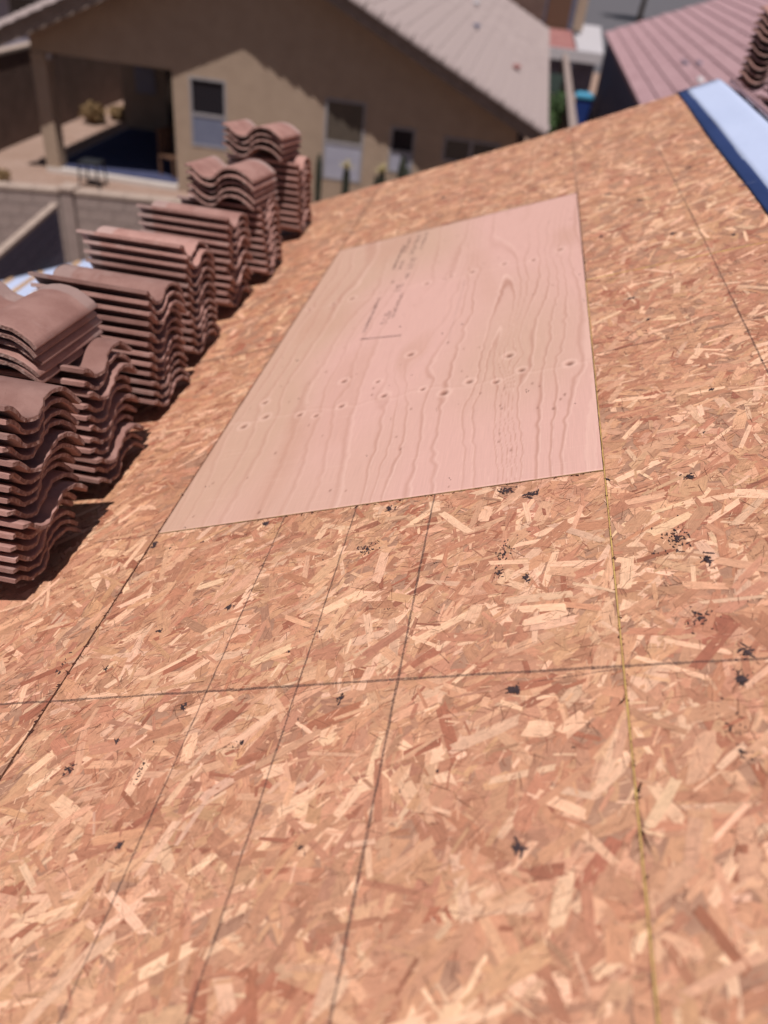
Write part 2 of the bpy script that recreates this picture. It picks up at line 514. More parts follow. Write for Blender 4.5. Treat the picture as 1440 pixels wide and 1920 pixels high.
    return o

def osb_panel(x0, x1, y0, y1, dens):
    g = 0.0013
    x0 += g; x1 -= g; y0 += g; y1 -= g
    m = MB()
    if y1 > 3.5:
        ys = [rake_y(x) for x in (x0, x1)]
        xs = [x0] + [p[0] for p in RAKE if x0 < p[0] < x1] + [x1]
        pts = [(x0, y0), (x1, y0)] + [(x, rake_y(x)) for x in reversed(xs)]
        b = len(m.v); n = len(pts)
        for x, y in pts: m.v.append(Vector((x, y, 0)))
        for x, y in pts: m.v.append(Vector((x, y, -T)))
        m.f.append(list(range(n))); m.mi.append(0)
        m.f.append([n + i for i in reversed(range(n))]); m.mi.append(0)
        for i in range(n):
            jn = (i + 1) % n
            m.f.append([jn, i, n + i, n + jn]); m.mi.append(0)
    else:
        m.box(x0, x1, y0, y1, -T, 0)
    o = m.build("osb_panel", M_OSB, house)
    place_on_roof(o)
    strands(x0, x1, y0, y1, dens, o)
    return o

# boards of the deck: rows are 1.22 m deep, joints staggered by half a board
osb_panel(0, 1.22, -2.44, 0, 1.0)
osb_panel(0, 1.22, 2.44, 4.3, 0.55)
osb_panel(1.22, 2.13, -1.60, 1.26, 0.85)
osb_panel(1.22, 2.13, 1.26, 4.3, 0.5)
osb_panel(1.22, 2.13, -3.2, -1.60, 0.4)
osb_panel(-1.22, 0, -1.19, 1.25, 0.85)
osb_panel(-1.22, 0, 1.25, 4.3, 0.45)
osb_panel(-1.22, 0, -3.2, -1.19, 0.4)
for y0, y1 in ((-3.2, 0.0), (0.0, 2.44), (2.44, 4.3)):
    osb_panel(-2.44, -1.22, y0, y1, 0.08)
    osb_panel(-3.66, -2.44, y0, y1, 0.03)
    osb_panel(-4.6, -3.66, y0, y1, 0.03)

# plywood sheet let into the deck
def plywood():
    W_, L_ = 1.217, 2.437
    nx, ny = 400, 320
    xs = np.linspace(0.0015, W_, nx); ys = np.linspace(0.0015, L_, ny)
    X, Y = np.meshgrid(xs, ys)
    r2 = np.random.default_rng(5)
    def vnoise(x, y, seed):
        q = np.random.default_rng(seed); tab = q.random((64, 64))
        xi = np.floor(x).astype(int); yi = np.floor(y).astype(int)
        fx = x - xi; fy = y - yi
        fx = fx * fx * (3 - 2 * fx); fy = fy * fy * (3 - 2 * fy)
        t = lambda a, b: tab[a % 64, b % 64]
        return (t(xi, yi) * (1 - fx) * (1 - fy) + t(xi + 1, yi) * fx * (1 - fy) + t(xi, yi + 1) * (1 - fx) * fy + t(xi + 1, yi + 1) * fx * fy) - 0.5
    knots = [(0.072, 0.578), (0.14, 0.621), (0.101, 0.737), (0.274, 0.59), (0.339, 0.561), (0.42, 0.597), (0.562, 0.617),
             (0.52, 0.732), (0.693, 0.612), (0.769, 0.558), (0.844, 0.604), (0.931, 0.57), (1.006, 0.619), (0.963, 0.74),
             (1.15, 0.603), (1.132, 1.664), (1.025, 1.607), (0.904, 1.642), (0.771, 1.632), (0.678, 1.645), (0.578, 1.612),
             (0.154, 1.62), (0.238, 1.635), (0.04, 1.621), (0.387, 0.788), (0.61, 0.904)]
    ksz = r2.uniform(0.0078, 0.0115, len(knots))
    # grain coordinate: lines run along y, wander, and are pushed aside by the knots
    g = X + 0.009 * vnoise(X * 9, Y * 30, 41) + 0.085 * vnoise(X * 2.3 + 3, Y * 1.1 + 7, 1) + 0.04 * vnoise(X * 6 + 1, Y * 2.4, 2) + 0.016 * vnoise(X * 17, Y * 5, 3) + 0.004 * vnoise(X * 40, Y * 22, 13)
    for (kx, ky), s in zip(knots, ksz):
        dx = X - kx; dy = Y - ky
        g = g - dx * 1.0 * np.exp(-((dx / (s * 4.5)) ** 2 + (dy / (s * 9)) ** 2))
    cx, cy = 0.93, 2.05
    big = np.hypot((X - cx) / 0.20, (Y - cy) / 0.36)
    g = g + 0.05 * np.exp(-big ** 2)
    big2 = np.hypot((X - 0.62) / 0.10, (Y - 0.82) / 0.22)
    g = g + 0.05 * np.exp(-big2 ** 2)
    wob = 1.0 + 0.5 * vnoise(g * 9, Y * 0.3, 4)
    ph = g * 15 * wob + 2.0 * vnoise(g * 6, Y * 0.2, 6)
    saw = ph - np.floor(ph)
    late = np.exp(-((saw - 0.80) / 0.09) ** 2)
    strength = np.clip(0.5 + 1.6 * vnoise(g * 5 + 9, Y * 0.8, 8), 0.05, 1) * 1.0
    base = np.array([0.585, 0.342, 0.292]); pale = np.array([0.515, 0.318, 0.240]); line = np.array([0.40, 0.20, 0.15]); white = np.array([0.74, 0.49, 0.41])
    mixp = np.clip(0.45 + 1.7 * vnoise(X * 2.0, Y * 1.4 + 4, 9) + 0.6 * vnoise(X * 5.0, Y * 3 + 4, 19) - 0.6 * (X - 0.55), 0, 1)[..., None]
    col = base * (1 - mixp) + pale * mixp
    a = (late * strength * (0.30 + 0.60 * np.clip(0.5 + 1.5 * vnoise(X * 3.5 + 2, Y * 3.1, 33), 0, 1)))[..., None]
    col = col * (1 - a) + line * a
    a2 = (np.exp(-((saw - 0.97) / 0.05) ** 2) * strength * 0.4)[..., None]
    col = col * (1 - a2) + white * a2
    # darker heartwood patches between lines
    pt = np.clip(vnoise(g * 11, Y * 2.2, 12) * 4.0 - 0.75, 0, 1)[..., None] * 0.42
    col = col * (1 - pt) + np.array([0.46, 0.25, 0.18]) * pt
    for yc, sd_ in ((0.60, 51), (1.63, 52)):
        yy = Y - yc - 0.05 * vnoise(X * 7, X * 0, sd_) - 0.02 * vnoise(X * 23, X * 0, sd_ + 5)
        q = (np.exp(-(yy / 0.006) ** 2) * 0.16 + np.exp(-((yy + 0.018) / 0.010) ** 2) * 0.0)[..., None]
        q2 = (np.exp(-((yy + 0.014) / 0.008) ** 2) * 0.14)[..., None]
        col = col * (1 - q) + line * q
        col = col * (1 - q2) + white * q2
    Z = -0.0004 * late * strength - 0.0
    Z = np.array(Z)
    for (kx, ky), s in zip(knots, ksz):
        dx = X - kx; dy = Y - ky
        rr = np.sqrt((dx / s) ** 2 + (dy / (s * 1.15)) ** 2)
        k = np.clip(1.30 - rr, 0, 0.9)[..., None]
        col = col * (1 - k) + np.array([0.20, 0.09, 0.065]) * k
        ring = np.exp(-((rr - 1.9) / 0.45) ** 2)[..., None] * 0.36
        col = col * (1 - ring) + white * ring
        Z -= 0.0032 * np.clip(1.4 - rr, 0, 1)
        Z += 0.0007 * np.exp(-((rr - 1.9) / 0.7) ** 2)
    for i in range(60):   # pin knots
        kx = r2.uniform(0.03, 1.19); ky = r2.uniform(0.02, 1.0) if i < 45 else r2.uniform(1, 2.4)
        s = r2.uniform(0.0022, 0.004)
        rr = np.sqrt(((X - kx) / s) ** 2 + ((Y - ky) / (s * 1.7)) ** 2)
        k = np.clip(1.4 - rr, 0, 0.9)[..., None]
        col = col * (1 - k) + np.array([0.24, 0.12, 0.09]) * k
        Z -= 0.0012 * np.clip(1.3 - rr, 0, 1)
    Z = Z + 0.0012
    V = np.stack([X, Y, Z], 2).reshape(-1, 3)
    idx = np.arange(nx * ny).reshape(ny, nx)
    F = np.stack([idx[:-1, :-1], idx[:-1, 1:], idx[1:, 1:], idx[1:, :-1]], 2).reshape(-1, 4)
    # skirt down to the underside
    rim = np.concatenate([idx[0, :], idx[1:, -1], idx[-1, -2::-1], idx[-2:0:-1, 0]])
    low = V[rim].copy(); low[:, 2] = -T
    base_i = len(V)
    V = np.concatenate([V, low])
    k = np.arange(len(rim)); kn = (k + 1) % len(rim)
    F2 = np.stack([rim[k], base_i + k, base_i + kn, rim[kn]], 1)
    me = bpy.data.meshes.new("plywood_sheet")
    nv = len(V)
    Fall = np.concatenate([F, F2]).astype(np.int32)
    me.vertices.add(nv); me.vertices.foreach_set('co', V.astype(np.float32).ravel())
    me.loops.add(len(Fall) * 4); me.loops.foreach_set('vertex_index', Fall.ravel())
    me.polygons.add(len(Fall))
    me.polygons.foreach_set('loop_start', np.arange(0, len(Fall) * 4, 4, dtype=np.int32))
    me.polygons.foreach_set('loop_total', np.full(len(Fall), 4, dtype=np.int32))
    me.update(calc_edges=True)
    me.polygons.foreach_set('use_smooth', [True] * len(F) + [False] * len(F2))
    call = np.concatenate([col.reshape(-1, 3), np.tile([0.5, 0.3, 0.2], (len(low), 1))])
    at = me.attributes.new('ply_color', 'FLOAT_COLOR', 'POINT')
    at.data.foreach_set('color', np.concatenate([call, np.ones((nv, 1))], 1).astype(np.float32).ravel())
    me.materials.append(M_PLY)
    o = bpy.data.objects.new("plywood_sheet", me)
    COL.objects.link(o)
    o.parent = house
    o['label'] = "smooth pink plywood sheet with knots"
    place_on_roof(o)
    # illegible ink stamp: broken rows of small strokes, as faint as in the picture, and a T mark
    rows = [(0.378, 1.20, 1.56, 0.013), (0.382, 1.90, 2.25, 0.012), (0.452, 1.25, 1.30, 0.034), (0.452, 1.33, 1.36, 0.030), (0.478, 1.30, 1.55, 0.017),
            (0.452, 1.60, 1.68, 0.030), (0.410, 1.72, 1.75, 0.014), (0.470, 1.74, 1.80, 0.018), (0.466, 1.86, 2.02, 0.034), (0.415, 1.88, 2.0, 0.016), (0.445, 2.06, 2.36, 0.026),
            (0.40, 2.14, 2.36, 0.016), (0.482, 2.12, 2.38, 0.018)]
    m = MB()
    r = random.Random(3)
    for x, ya, yb, h in rows:
        y = ya
        while y < yb:
            w = h * r.uniform(0.35, 0.6)
            # a glyph: two or three strokes
            for _ in range(r.choice((2, 3, 3))):
                if r.random() < 0.5:
                    xx = x + r.uniform(-h / 2, h / 2 - 0.003)
                    m.box(xx, xx + 0.0032, y, y + w, 0.0017, 0.00185)
                else:
                    yy = y + r.uniform(0, w - 0.003)
                    m.box(x - h / 2, x + h / 2, yy, yy + 0.0032, 0.0019, 0.00205)
            y += w * r.choice((1.35, 1.35, 1.5, 2.4))
    ang = Matrix.Translation((0.375, 1.14, 0)) @ Matrix.Rotation(math.atan2(-0.045, 0.171), 4, 'Z')
    m.box(0.0, 0.177, -0.004, 0.004, 0.0021, 0.00225, M=ang)
    s = m.mesh("ink_stamp", M_INK)
    st = bpy.data.objects.new("ink_stamp", s); st["kind"] = "stuff"; COL.objects.link(st); st.parent = o
    return o
plywood()

def ribbon(name, pts, w, m, z=0.0022, parent=None, wob=0.0008, step=0.03):
    V, F = [], []
    rr = random.Random(len(pts) * 7 + int(pts[0][0] * 1000))
    P = []
    for (xa, ya), (xb, yb) in zip(pts[:-1], pts[1:]):
        n = max(1, int(math.hypot(xb - xa, yb - ya) / step))
        for i in range(n): P.append((xa + (xb - xa) * i / n, ya + (yb - ya) * i / n))
    P.append(pts[-1])
    for i, (x, y) in enumerate(P):
        xa, ya = P[max(0, i - 1)]; xb, yb = P[min(len(P) - 1, i + 1)]
        d = math.hypot(xb - xa, yb - ya); nx, ny = -(yb - ya) / d, (xb - xa) / d
        ww = w * rr.uniform(0.75, 1.25) / 2; o = rr.uniform(-wob, wob)
        V += [(x + nx * (o - ww), y + ny * (o - ww), z), (x + nx * (o + ww), y + ny * (o + ww), z)]
    for i in range(len(P) - 1): F.append((2 * i, 2 * i + 1, 2 * i + 3, 2 * i + 2))
    me = bpy.data.meshes.new(name); me.from_pydata(V, [], F); me.materials.append(m)
    o = bpy.data.objects.new(name, me); COL.objects.link(o)
    o.parent = parent or house
    place_on_roof(o)
    return o
ribbon("chalk_line", [(0.806, -0.004), (0.811, -2.3)], 0.0050, M_CHALK)
ribbon("chalk_line", [(0.598, -0.006), (0.602, -2.3)], 0.0036, M_CHALK)
ribbon("chalk_line", [(0.394, -0.010), (0.394, -2.3)], 0.0036, M_CHALK)
ribbon("chalk_line", [(-0.6, -0.602), (0.0, -0.61), (0.811, -0.621), (1.216, -0.628), (2.0, -0.650)], 0.0060, M_CHALK)
ribbon("chalk_line", [(1.634, 3.26), (1.643, 1.41), (1.642, -0.5)], 0.0042, M_CHALK)
ribbon("chalk_line", [(1.226, 0.633), (1.86, 0.690)], 0.0045, M_CHALK)
ribbon("chalk_line", [(0.30, 2.45), (0.32, 3.3)], 0.0036, M_PENCIL)
ribbon("chalk_line", [(0.62, 2.45), (0.625, 3.5)], 0.0036, M_PENCIL)
ribbon("chalk_line", [(0.98, 2.45), (0.985, 3.6)], 0.0036, M_PENCIL)
ribbon("chalk_line", [(-1.0, 0.012), (-0.004, -0.004)], 0.0022, M_PENCIL)
ribbon("pencil_line", [(1.068, -0.651), (1.216, -0.634)], 0.0022, M_PENCIL, z=0.0021)
ribbon("pencil_line", [(0.74, 0.92), (0.748, 1.55)], 0.0012, M_PENCIL, z=0.0023)

# yellow sealed edges and dark debris in the joints
e = MB().box(1.2186, 1.2212, -2.3, 1.25, -0.002, 0.0024).build("yellow_board_edge", M_OSBEDGE, house); place_on_roof(e)
e = MB().box(0.002, 1.218, -0.0025, 0.0008, -0.002, 0.0009).build("yellow_board_edge", M_OSBEDGE, house); place_on_roof(e)
e = MB().box(1.224, 2.1, 1.2575, 1.2625, -0.002, 0.0014).build("yellow_board_edge", M_OSBEDGE, house); place_on_roof(e)
ribbon("joint_gap", [(-0.0, -2.4), (0.0, -0.005)], 0.0042, M_GAP, z=0.0021, wob=0.0012)
ribbon("joint_gap", [(-0.0015, 0.0), (-0.001, 2.44)], 0.0018, M_GAP, z=0.0021, wob=0.001)
ribbon("joint_gap", [(-0.0, 2.44), (0.0, 3.7)], 0.0026, M_GAP, z=0.0021, wob=0.001)
ribbon("joint_gap", [(0.0, 2.4415), (1.22, 2.4415)], 0.0026, M_GAP, z=0.0021)
ribbon("joint_gap", [(1.2186, 0.0), (1.2186, 2.44)], 0.0016, M_GAP, z=0.0024)
ribbon("joint_gap", [(0.004, -0.0032), (1.218, -0.0032)], 0.0016, M_CRUMB, z=0.0023, wob=0.0006)
ribbon("joint_gap", [(-1.2, 1.25), (-0.004, 1.25)], 0.0026, M_CRUMB, z=0.0021)

def scatter(name, spots, m, seed, part_z=0.0021):
    """small jagged crumbs lying on the deck in clusters: (x, y, radius, count, elongation, size)"""
    r = random.Random(seed)
    V, F = [], []
    for (x, y, rad, cnt, el, sz) in spots:
        cnt = int(cnt * 1.5) if cnt > 4 else cnt
        a0 = r.uniform(0, math.pi)
        for _ in range(cnt):
            rr = rad * abs(r.gauss(0, 0.55)); t = r.uniform(0, 6.283)
            dx, dy = rr * math.cos(t), rr * math.sin(t) * el
            cx, cy = x + dx, y + dy
            s = sz * r.uniform(0.22, 0.85); n = r.choice((5, 6, 7))
            st = r.uniform(1.0, 5.0); an = r.uniform(0, math.pi)
            b = len(V); h = r.uniform(0.0003, 0.0016)
            for ring_z, k in ((part_z - 0.0015, 1.0), (part_z + h, 0.7)):
                for i in range(n):
                    tt = 6.283 * i / n; q = s * r.uniform(0.45, 1.0) * k
                    ux, uy = q * math.cos(tt) * st, q * math.sin(tt)
                    V.append((cx + ux * math.cos(an) - uy * math.sin(an), cy + ux * math.sin(an) + uy * math.cos(an), ring_z))
            F.append([b + n + i for i in range(n)])
            for i in range(n):
                jn = (i + 1) % n
                F.append([b + i, b + jn, b + n + jn, b + n + i])
    me = bpy.data.meshes.new(name); me.from_pydata(V, [], F); me.materials.append(m)
    o = bpy.data.objects.new(name, me); COL.objects.link(o); o.parent = house
    prop(o, kind='stuff')
    place_on_roof(o)
    return o

spots = [(1.031, -0.667, .012, 26, 1.2, .0042), (1.401, -0.676, .011, 22, 1.4, .004), (1.42, -0.618, .011, 20, 1.4, .004),
         (1.357, -0.526, .03, 26, 1.6, .0028), (1.347, -0.29, .034, 44, 1.8, .0028), (1.393, -0.367, .012, 20, 1.5, .0035),
         (1.397, -0.077, .012, 18, 0.9, .004), (0.994, -0.277, .024, 36, 2.6, .0026), (0.985, -0.34, .02, 16, 1.4, .0026), (1.042, -0.364, .010, 18, 1.7, .0038),
         (1.045, -0.06, .020, 26, 0.7, .004), (0.99, -0.03, .03, 26, 0.5, .0032), (0.693, -0.04, .014, 20, 1.3, .004), (0.345, -0.028, .016, 16, 0.7, .004), (0.352, -0.356, .009, 14, 1.5, .0035),
         (1.046, -0.97, .009, 26, 1.3, .004), (0.013, -0.053, .008, 16, 1.8, .004), (0.192, -0.415, .009, 10, 1.0, .003),
         (0.608, -0.467, .006, 6, 1, .002), (0.664, -0.196, .03, 28, 0.7, .0028), (0.70, -0.658, .008, 14, 1.6, .003), (0.326, -0.80, .012, 22, 4.0, .002),
         (0.158, -0.797, .016, 22, 1.0, .0022), (0.235, -0.731, .005, 10, 1.2, .003), (0.356, -0.959, .006, 12, 1.6, .0035), (0.70, -0.967, .014, 10, 1.0, .0018),
         (0.354, -0.651, .007, 12, 1.6, .003), (1.377, -0.817, .02, 20, 1.4, .002), (1.40, -0.66, .03, 16, 2, .0018), (1.37, -0.77, .03, 18, 2, .0018),
         (1.226, -0.044, .004, 6, 1, .003), (1.361, 1.004, .007, 8, 1, .006), (1.393, 0.809, .005, 6, 1, .005), (1.478, 2.08, .01, 8, 1, .007), (1.117, 3.346, .03, 8, .4, .01),
         (1.739, 1.40, .006, 6, 1, .006), (1.354, 2.28, .01, 8, 1, .008), (1.72, 2.4, .01, 8, 1, .008), (1.5, 0.3, .006, 8, 1, .004), (1.62, -0.2, .01, 10, 1, .004),
         (0.55, -0.52, .004, 5, 1, .002), (0.85, -0.87, .004, 4, 1, .0015), (0.91, -0.83, .003, 4, 1, .0022), (1.30, -0.33, .006, 5, 1, .002),
         (-0.03, -0.5, .01, 10, 3, .0028), (0.10, -0.52, .006, 8, 1.5, .0028), (0.52, -0.75, .006, 6, 1, .002), (0.5, 3.0, .01, 6, 1, .008), (1.3, 1.7, .01, 6, 1, .006), (1.55, 1.55, .01, 6, 1, .006)]
rr_ = random.Random(21)
for _ in range(90):
    spots.append((rr_.uniform(-0.3, 1.9), rr_.uniform(-1.3, 2.2), 0.01, rr_.choice((1, 2, 3)), 1, rr_.uniform(0.001, 0.0022)))
scatter("tar_residue", spots, M_TAR, 4)
js = []
for _ in range(90):
    y = rr_.uniform(-0.95, 0.3)
    dens = 1 if not (-0.75 < y < -0.38) else 3
    js.append((rr_.gauss(0, 0.0025), y, 0.003, dens, 2, rr_.uniform(0.0014, 0.0034)))
for _ in range(70):
    js.append((1.2205 + rr_.gauss(0, 0.0016), rr_.uniform(-1.2, 0.05), 0.002, 1, 1, rr_.uniform(0.001, 0.0026)))
for _ in range(50):
    js.append((rr_.uniform(0.2, 1.2), -0.006 + rr_.gauss(0, 0.002), 0.004, 1, .5, rr_.uniform(0.001, 0.003)))
scatter("joint_debris", js, M_CRUMB, 9)

# underlayment folded over the ridge, its blue selvage and the pale field
def sheet(name, xs, y0f, y1f, m, z=0.0035, ny=60, wav=0.0012, parent=None, east=0.0):
    V, F = [], []
    r = random.Random(int(abs(xs[0]) * 977) + ny)
    ph = [r.uniform(0, 6.28) for _ in range(6)]
    cols = list(xs)
    nx = len(cols) + (8 if east else 0)
    for j in range(ny + 1):
        t = j / ny
        for i, x in enumerate(cols):
            y = y0f + (min(rake_y(x), 4.2) + 0.012 - y0f) * t if y1f is None else y0f + (y1f - y0f) * t
            edge = 0.004 * math.sin(y * 3.1 + ph[0]) * (1 if i == 0 else 0)
            zz = z + 0.0016 * math.sin(y * 3.7 + 9 * x + ph[4]) ** 6 + wav * (math.sin(y * 9 + ph[1] + x * 4) * 0.5 + math.sin(y * 23 + ph[2] + x * 11) * 0.3 + 0.5 * math.sin(x * 60 + ph[3] + y * 2)) + wav
            V.append(roofpoint(x + edge, y, zz))
        if east:
            top = V[-1]
            for k in range(1, 9):
                q = k / 8
                a = PITCH * (1 - 2 * min(1, q * 4))
                d = east * (q ** 1.6)
                V.append(Vector((RIDGE.x + d * CP, y, RIDGE.z + 0.004 - d * SP * 1.0 + 0.004 * math.sin(y * 5 + d * 8) * q)))
    for j in range(ny):
        for i in range(nx - 1):
            a = j * nx + i
            F.append((a, a + 1, a + nx + 1, a + nx))
    me = bpy.data.meshes.new(name)
    base = top_of(parent) if parent else Vector()
    me.from_pydata([tuple(v - base) for v in V], [], F); me.materials.append(m)
    me.polygons.foreach_set('use_smooth', [True] * len(F))
    o = bpy.data.objects.new(name, me); COL.objects.link(o)
    if parent: o.parent = parent
    sm = o.modifiers.new('thick', 'SOLIDIFY'); sm.thickness = 0.0012; sm.offset = 1
    return o
ul = sheet("underlayment", list(np.linspace(1.932, 2.128, 8)), -3.0, None, M_WHITE, parent=house, east=6.2)
ul['label'] = "pale underlayment folded over the ridge"
be = sheet("blue_selvage", list(np.linspace(1.874, 1.934, 5)), -3.0, None, M_BLUE, z=0.0042, parent=ul)
# two soft creases across the selvage
for yc in (1.93, 0.9):
    V = []
    for i in range(9):
        x = 1.85 + 0.09 * i / 8
        V.append((roofpoint(x, yc + 0.002 * i, 0.0065 - 0.0001 * i)))
    MB().tube(V, [0.001, 0.002, 0.0025, 0.003, 0.003, 0.003, 0.0025, 0.002, 0.001], 8).build("crease", M_BLUE, be, smooth=True)
lo = sheet("underlayment", list(np.linspace(-4.62, -1.15, 12)), -3.0, None, M_WHITE, ny=80, parent=house)
lo['label'] = "pale underlayment on the lower slope with battens"
# battens on the lower slope
for xb in (-1.36, -1.70, -2.04, -2.40, -2.73, -3.05, -3.39, -3.73, -4.07, -4.41):
    y = -3.0; 
    while y < 3.6:
        ln = 1.20
        y2 = min(y + ln, rake_y(xb) - 0.02 - random.uniform(0, 0.12))
        b = MB().box(xb - 0.019, xb + 0.019, y, y2, 0.0065, 0.026)
        o = b.build("batten", M_WOOD, house); place_on_roof(o)
        y = y2 + 0.035
# gable walls, fascia boards, eaves and floor plan under the deck
gx0, gx1 = roofpoint(-3.9, 0).x, 2 * RIDGE.x - roofpoint(-3.9, 0).x
eave_z = roofpoint(-3.9, 0).z - 0.17
MB().prism([(gx0, 0), (gx1, 0), (gx1, eave_z), (RIDGE.x, RIDGE.z - 0.18), (gx0, eave_z)], -9.0, 3.30).build("wall", M_STUCCO, house)
fb = MB()
for (xa, ya), (xb, yb) in zip(RAKE[1:-1], RAKE[2:]):
    a = roofpoint(xa, ya - 0.002, -T - 0.001); b = roofpoint(xb, yb - 0.002, -T - 0.001)
    fb.v += [a, b, b + Vector((0, -0.04, 0)), a + Vector((0, -0.04, 0))]
    k = len(fb.v) - 4
    dn = Vector((0, 0, -0.15))
    fb.v += [fb.v[k + i] + dn for i in range(4)]
    for q in ((0, 3, 2, 1), (4, 5, 6, 7), (0, 1, 5, 4), (1, 2, 6, 5), (2, 3, 7, 6), (3, 0, 4, 7)):
        fb.f.append([k + i for i in q]); fb.mi.append(0)
fb.build("rake_board", M_WOOD, house)
rr0 = MB()
e0 = roofpoint(2.13, 4.2, 0)
rr0.slab((RIDGE.x + 0.003, -3.0, RIDGE.z - 0.01), (RIDGE.x + 5.9 * CP, -3.0, RIDGE.z - 0.01 - 5.9 * SP), (RIDGE.x + 5.9 * CP, 4.18, RIDGE.z - 0.01 - 5.9 * SP), (RIDGE.x + 0.003, 4.18, RIDGE.z - 0.01), T)
rr0.build("east_slope_deck", M_OSB, house)
MB().box(roofpoint(-4.6, 0).x - 0.03, roofpoint(-4.6, 0).x - 0.002, -3.0, 3.92, roofpoint(-4.6, 0).z - 0.19, roofpoint(-4.6, 0).z - 0.012).build("eave_board", M_WOOD, house)
# flat board lying along the ridge on the far side
MB().slab((RIDGE.x + 0.05, 1.0, RIDGE.z + 0.022), (RIDGE.x + 0.14, 1.0, RIDGE.z - 0.014), (RIDGE.x + 0.14, 4.12, RIDGE.z - 0.014), (RIDGE.x + 0.05, 4.12, RIDGE.z + 0.022), 0.02).build("ridge_batten", M_ROOFPINK, house)

# ------------------------------------------------------------------ loose roof tiles in stacks
TL, TW, TT = 0.41, 0.33, 0.0125
PROF = [(0, .047), (.012, .047), (.028, .043), (.045, .031), (.060, .018), (.076, .009), (.094, .004), (.114, .003), (.132, .007), (.145, .016),
        (.155, .029), (.166, .042), (.180, .050), (.198, .0555), (.220, .058), (.244, .0565), (.268, .0500), (.292, .038), (.314, .022), (.330, .008)]
def tile_mesh(seed, kind=0):
    r = random.Random(seed)
    nx = 5
    xs = [0.0, -0.006, -TL * 0.5, -TL + 0.006, -TL]
    P = np.array(PROF)
    d = np.gradient(P, axis=0); nrm = np.stack([-d[:, 1], d[:, 0]], 1); nrm /= np.linalg.norm(nrm, axis=1)[:, None]
    n = len(P)
    V, F, MI, SM = [], [], [], []
    endj = [r.uniform(-0.0055, 0.003) for _ in range(n)]
    endj2 = [r.uniform(-0.002, 0.002) for _ in range(n)]
    for i, x in enumerate(xs):
        for side in (1, -1):
            for k in range(n):
                t = TT / 2
                if i in (0, nx - 1): t *= 0.80
                p = P[k] + nrm[k] * t * side
                xx = x + (endj[k] if i <= 1 else (endj2[k] if i >= nx - 2 else 0))
                V.append((xx, p[0], p[1] + TT / 2 + r.uniform(-0.0004, 0.0004)))
    st = 2 * n
    for i in range(nx - 1):
        for k in range(n - 1):
            a = i * st + k
            F.append((a, a + 1, a + st + 1, a + st)); MI.append(0); SM.append(True)
            a = i * st + n + k
            F.append((a, a + st, a + st + 1, a + 1)); MI.append(0); SM.append(True)
        for k in (0, n - 1):
            a = i * st + k; b = i * st + n + k
            F.append((a, a + st, b + st, b) if k == 0 else (a, b, b + st, a + st)); MI.append(0); SM.append(False)
    for i in (0, nx - 1):
        for k in range(n - 1):
            a = i * st + k; b = i * st + n + k
            F.append((a, b, b + 1, a + 1) if i == 0 else (a, a + 1, b + 1, b)); MI.append(1); SM.append(False)
    me = bpy.data.meshes.new("roof_tile")
    me.from_pydata(V, [], F)
    me.materials.append(M_TILE); me.materials.append(M_TILEROUGH)
    me.polygons.foreach_set('material_index', MI)
    me.polygons.foreach_set('use_smooth', SM)
    me.update()
    return me
TILES = [tile_mesh(s) for s in range(6)]
ORD = ["topmost", "second", "third", "fourth", "fifth", "sixth", "seventh", "eighth", "ninth", "tenth", "eleventh", "twelfth",
       "thirteenth", "fourteenth", "fifteenth", "sixteenth", "seventeenth", "eighteenth"]
DZ = 0.0375
def stack(anchor, n, desc, yaw=0.0, lean=(0.0, 0.0), tilt=(0.0, 0.0), jit=1.0, group=None, seed=1, dz=DZ, drop=0.0):
    """pile of nested tiles. anchor = world point under the lip corner (uphill, near side); local x runs back down the slope"""
    r = random.Random(seed)
    base = Vector(anchor)
    R0 = Matrix.Rotation(yaw, 4, 'Z') @ Matrix.Rotation(tilt[0], 4, 'X') @ Matrix.Rotation(tilt[1], 4, 'Y')
    for i in range(n):
        h = i * dz
        R0 = Matrix.Rotation(yaw, 4, 'Z') @ Matrix.Rotation(tilt[0] + (tilt[2] - tilt[0]) * (i / max(1, n - 1)) if len(tilt) > 2 else tilt[0], 4, 'X') @ Matrix.Rotation(tilt[1], 4, 'Y')
        jx, jy = r.gauss(0, 0.006) * jit, r.gauss(0, 0.004) * jit
        if r.random() < 0.18: jx += r.uniform(-0.014, 0.014) * jit
        M = Matrix.Translation(base + Vector((lean[0] * h, lean[1] * h, h))) @ R0 @ Matrix.Translation((jx, jy, 0)) @ Matrix.Rotation(r.gauss(0, 0.022) * jit, 4, 'Z') @ Matrix.Rotation(r.gauss(0, 0.008) * jit, 4, 'X') @ Matrix.Rotation(r.gauss(0, 0.004) * jit, 4, 'Y')
        k = n - 1 - i
        o = bpy.data.objects.new("concrete_tile", r.choice(TILES))
        COL.objects.link(o)
        o.matrix_world = M
        if k == 0:
            lab = "terracotta concrete tile, topmost of %s" % desc
        elif k == n - 1:
            lab = "terracotta concrete tile, lowest of %s" % desc
        else:
            lab = "terracotta concrete tile, %s from the top of %s" % (ORD[k], desc)
        prop(o, lab, "roof tile", group, 'thing')
    return base + Vector((lean[0] * n * dz, lean[1] * n * dz, n * dz))

def on_roof(x, y, h=0.0):
    p = roofpoint(x, y, 0.0)
    return p + Vector((0, 0, h))

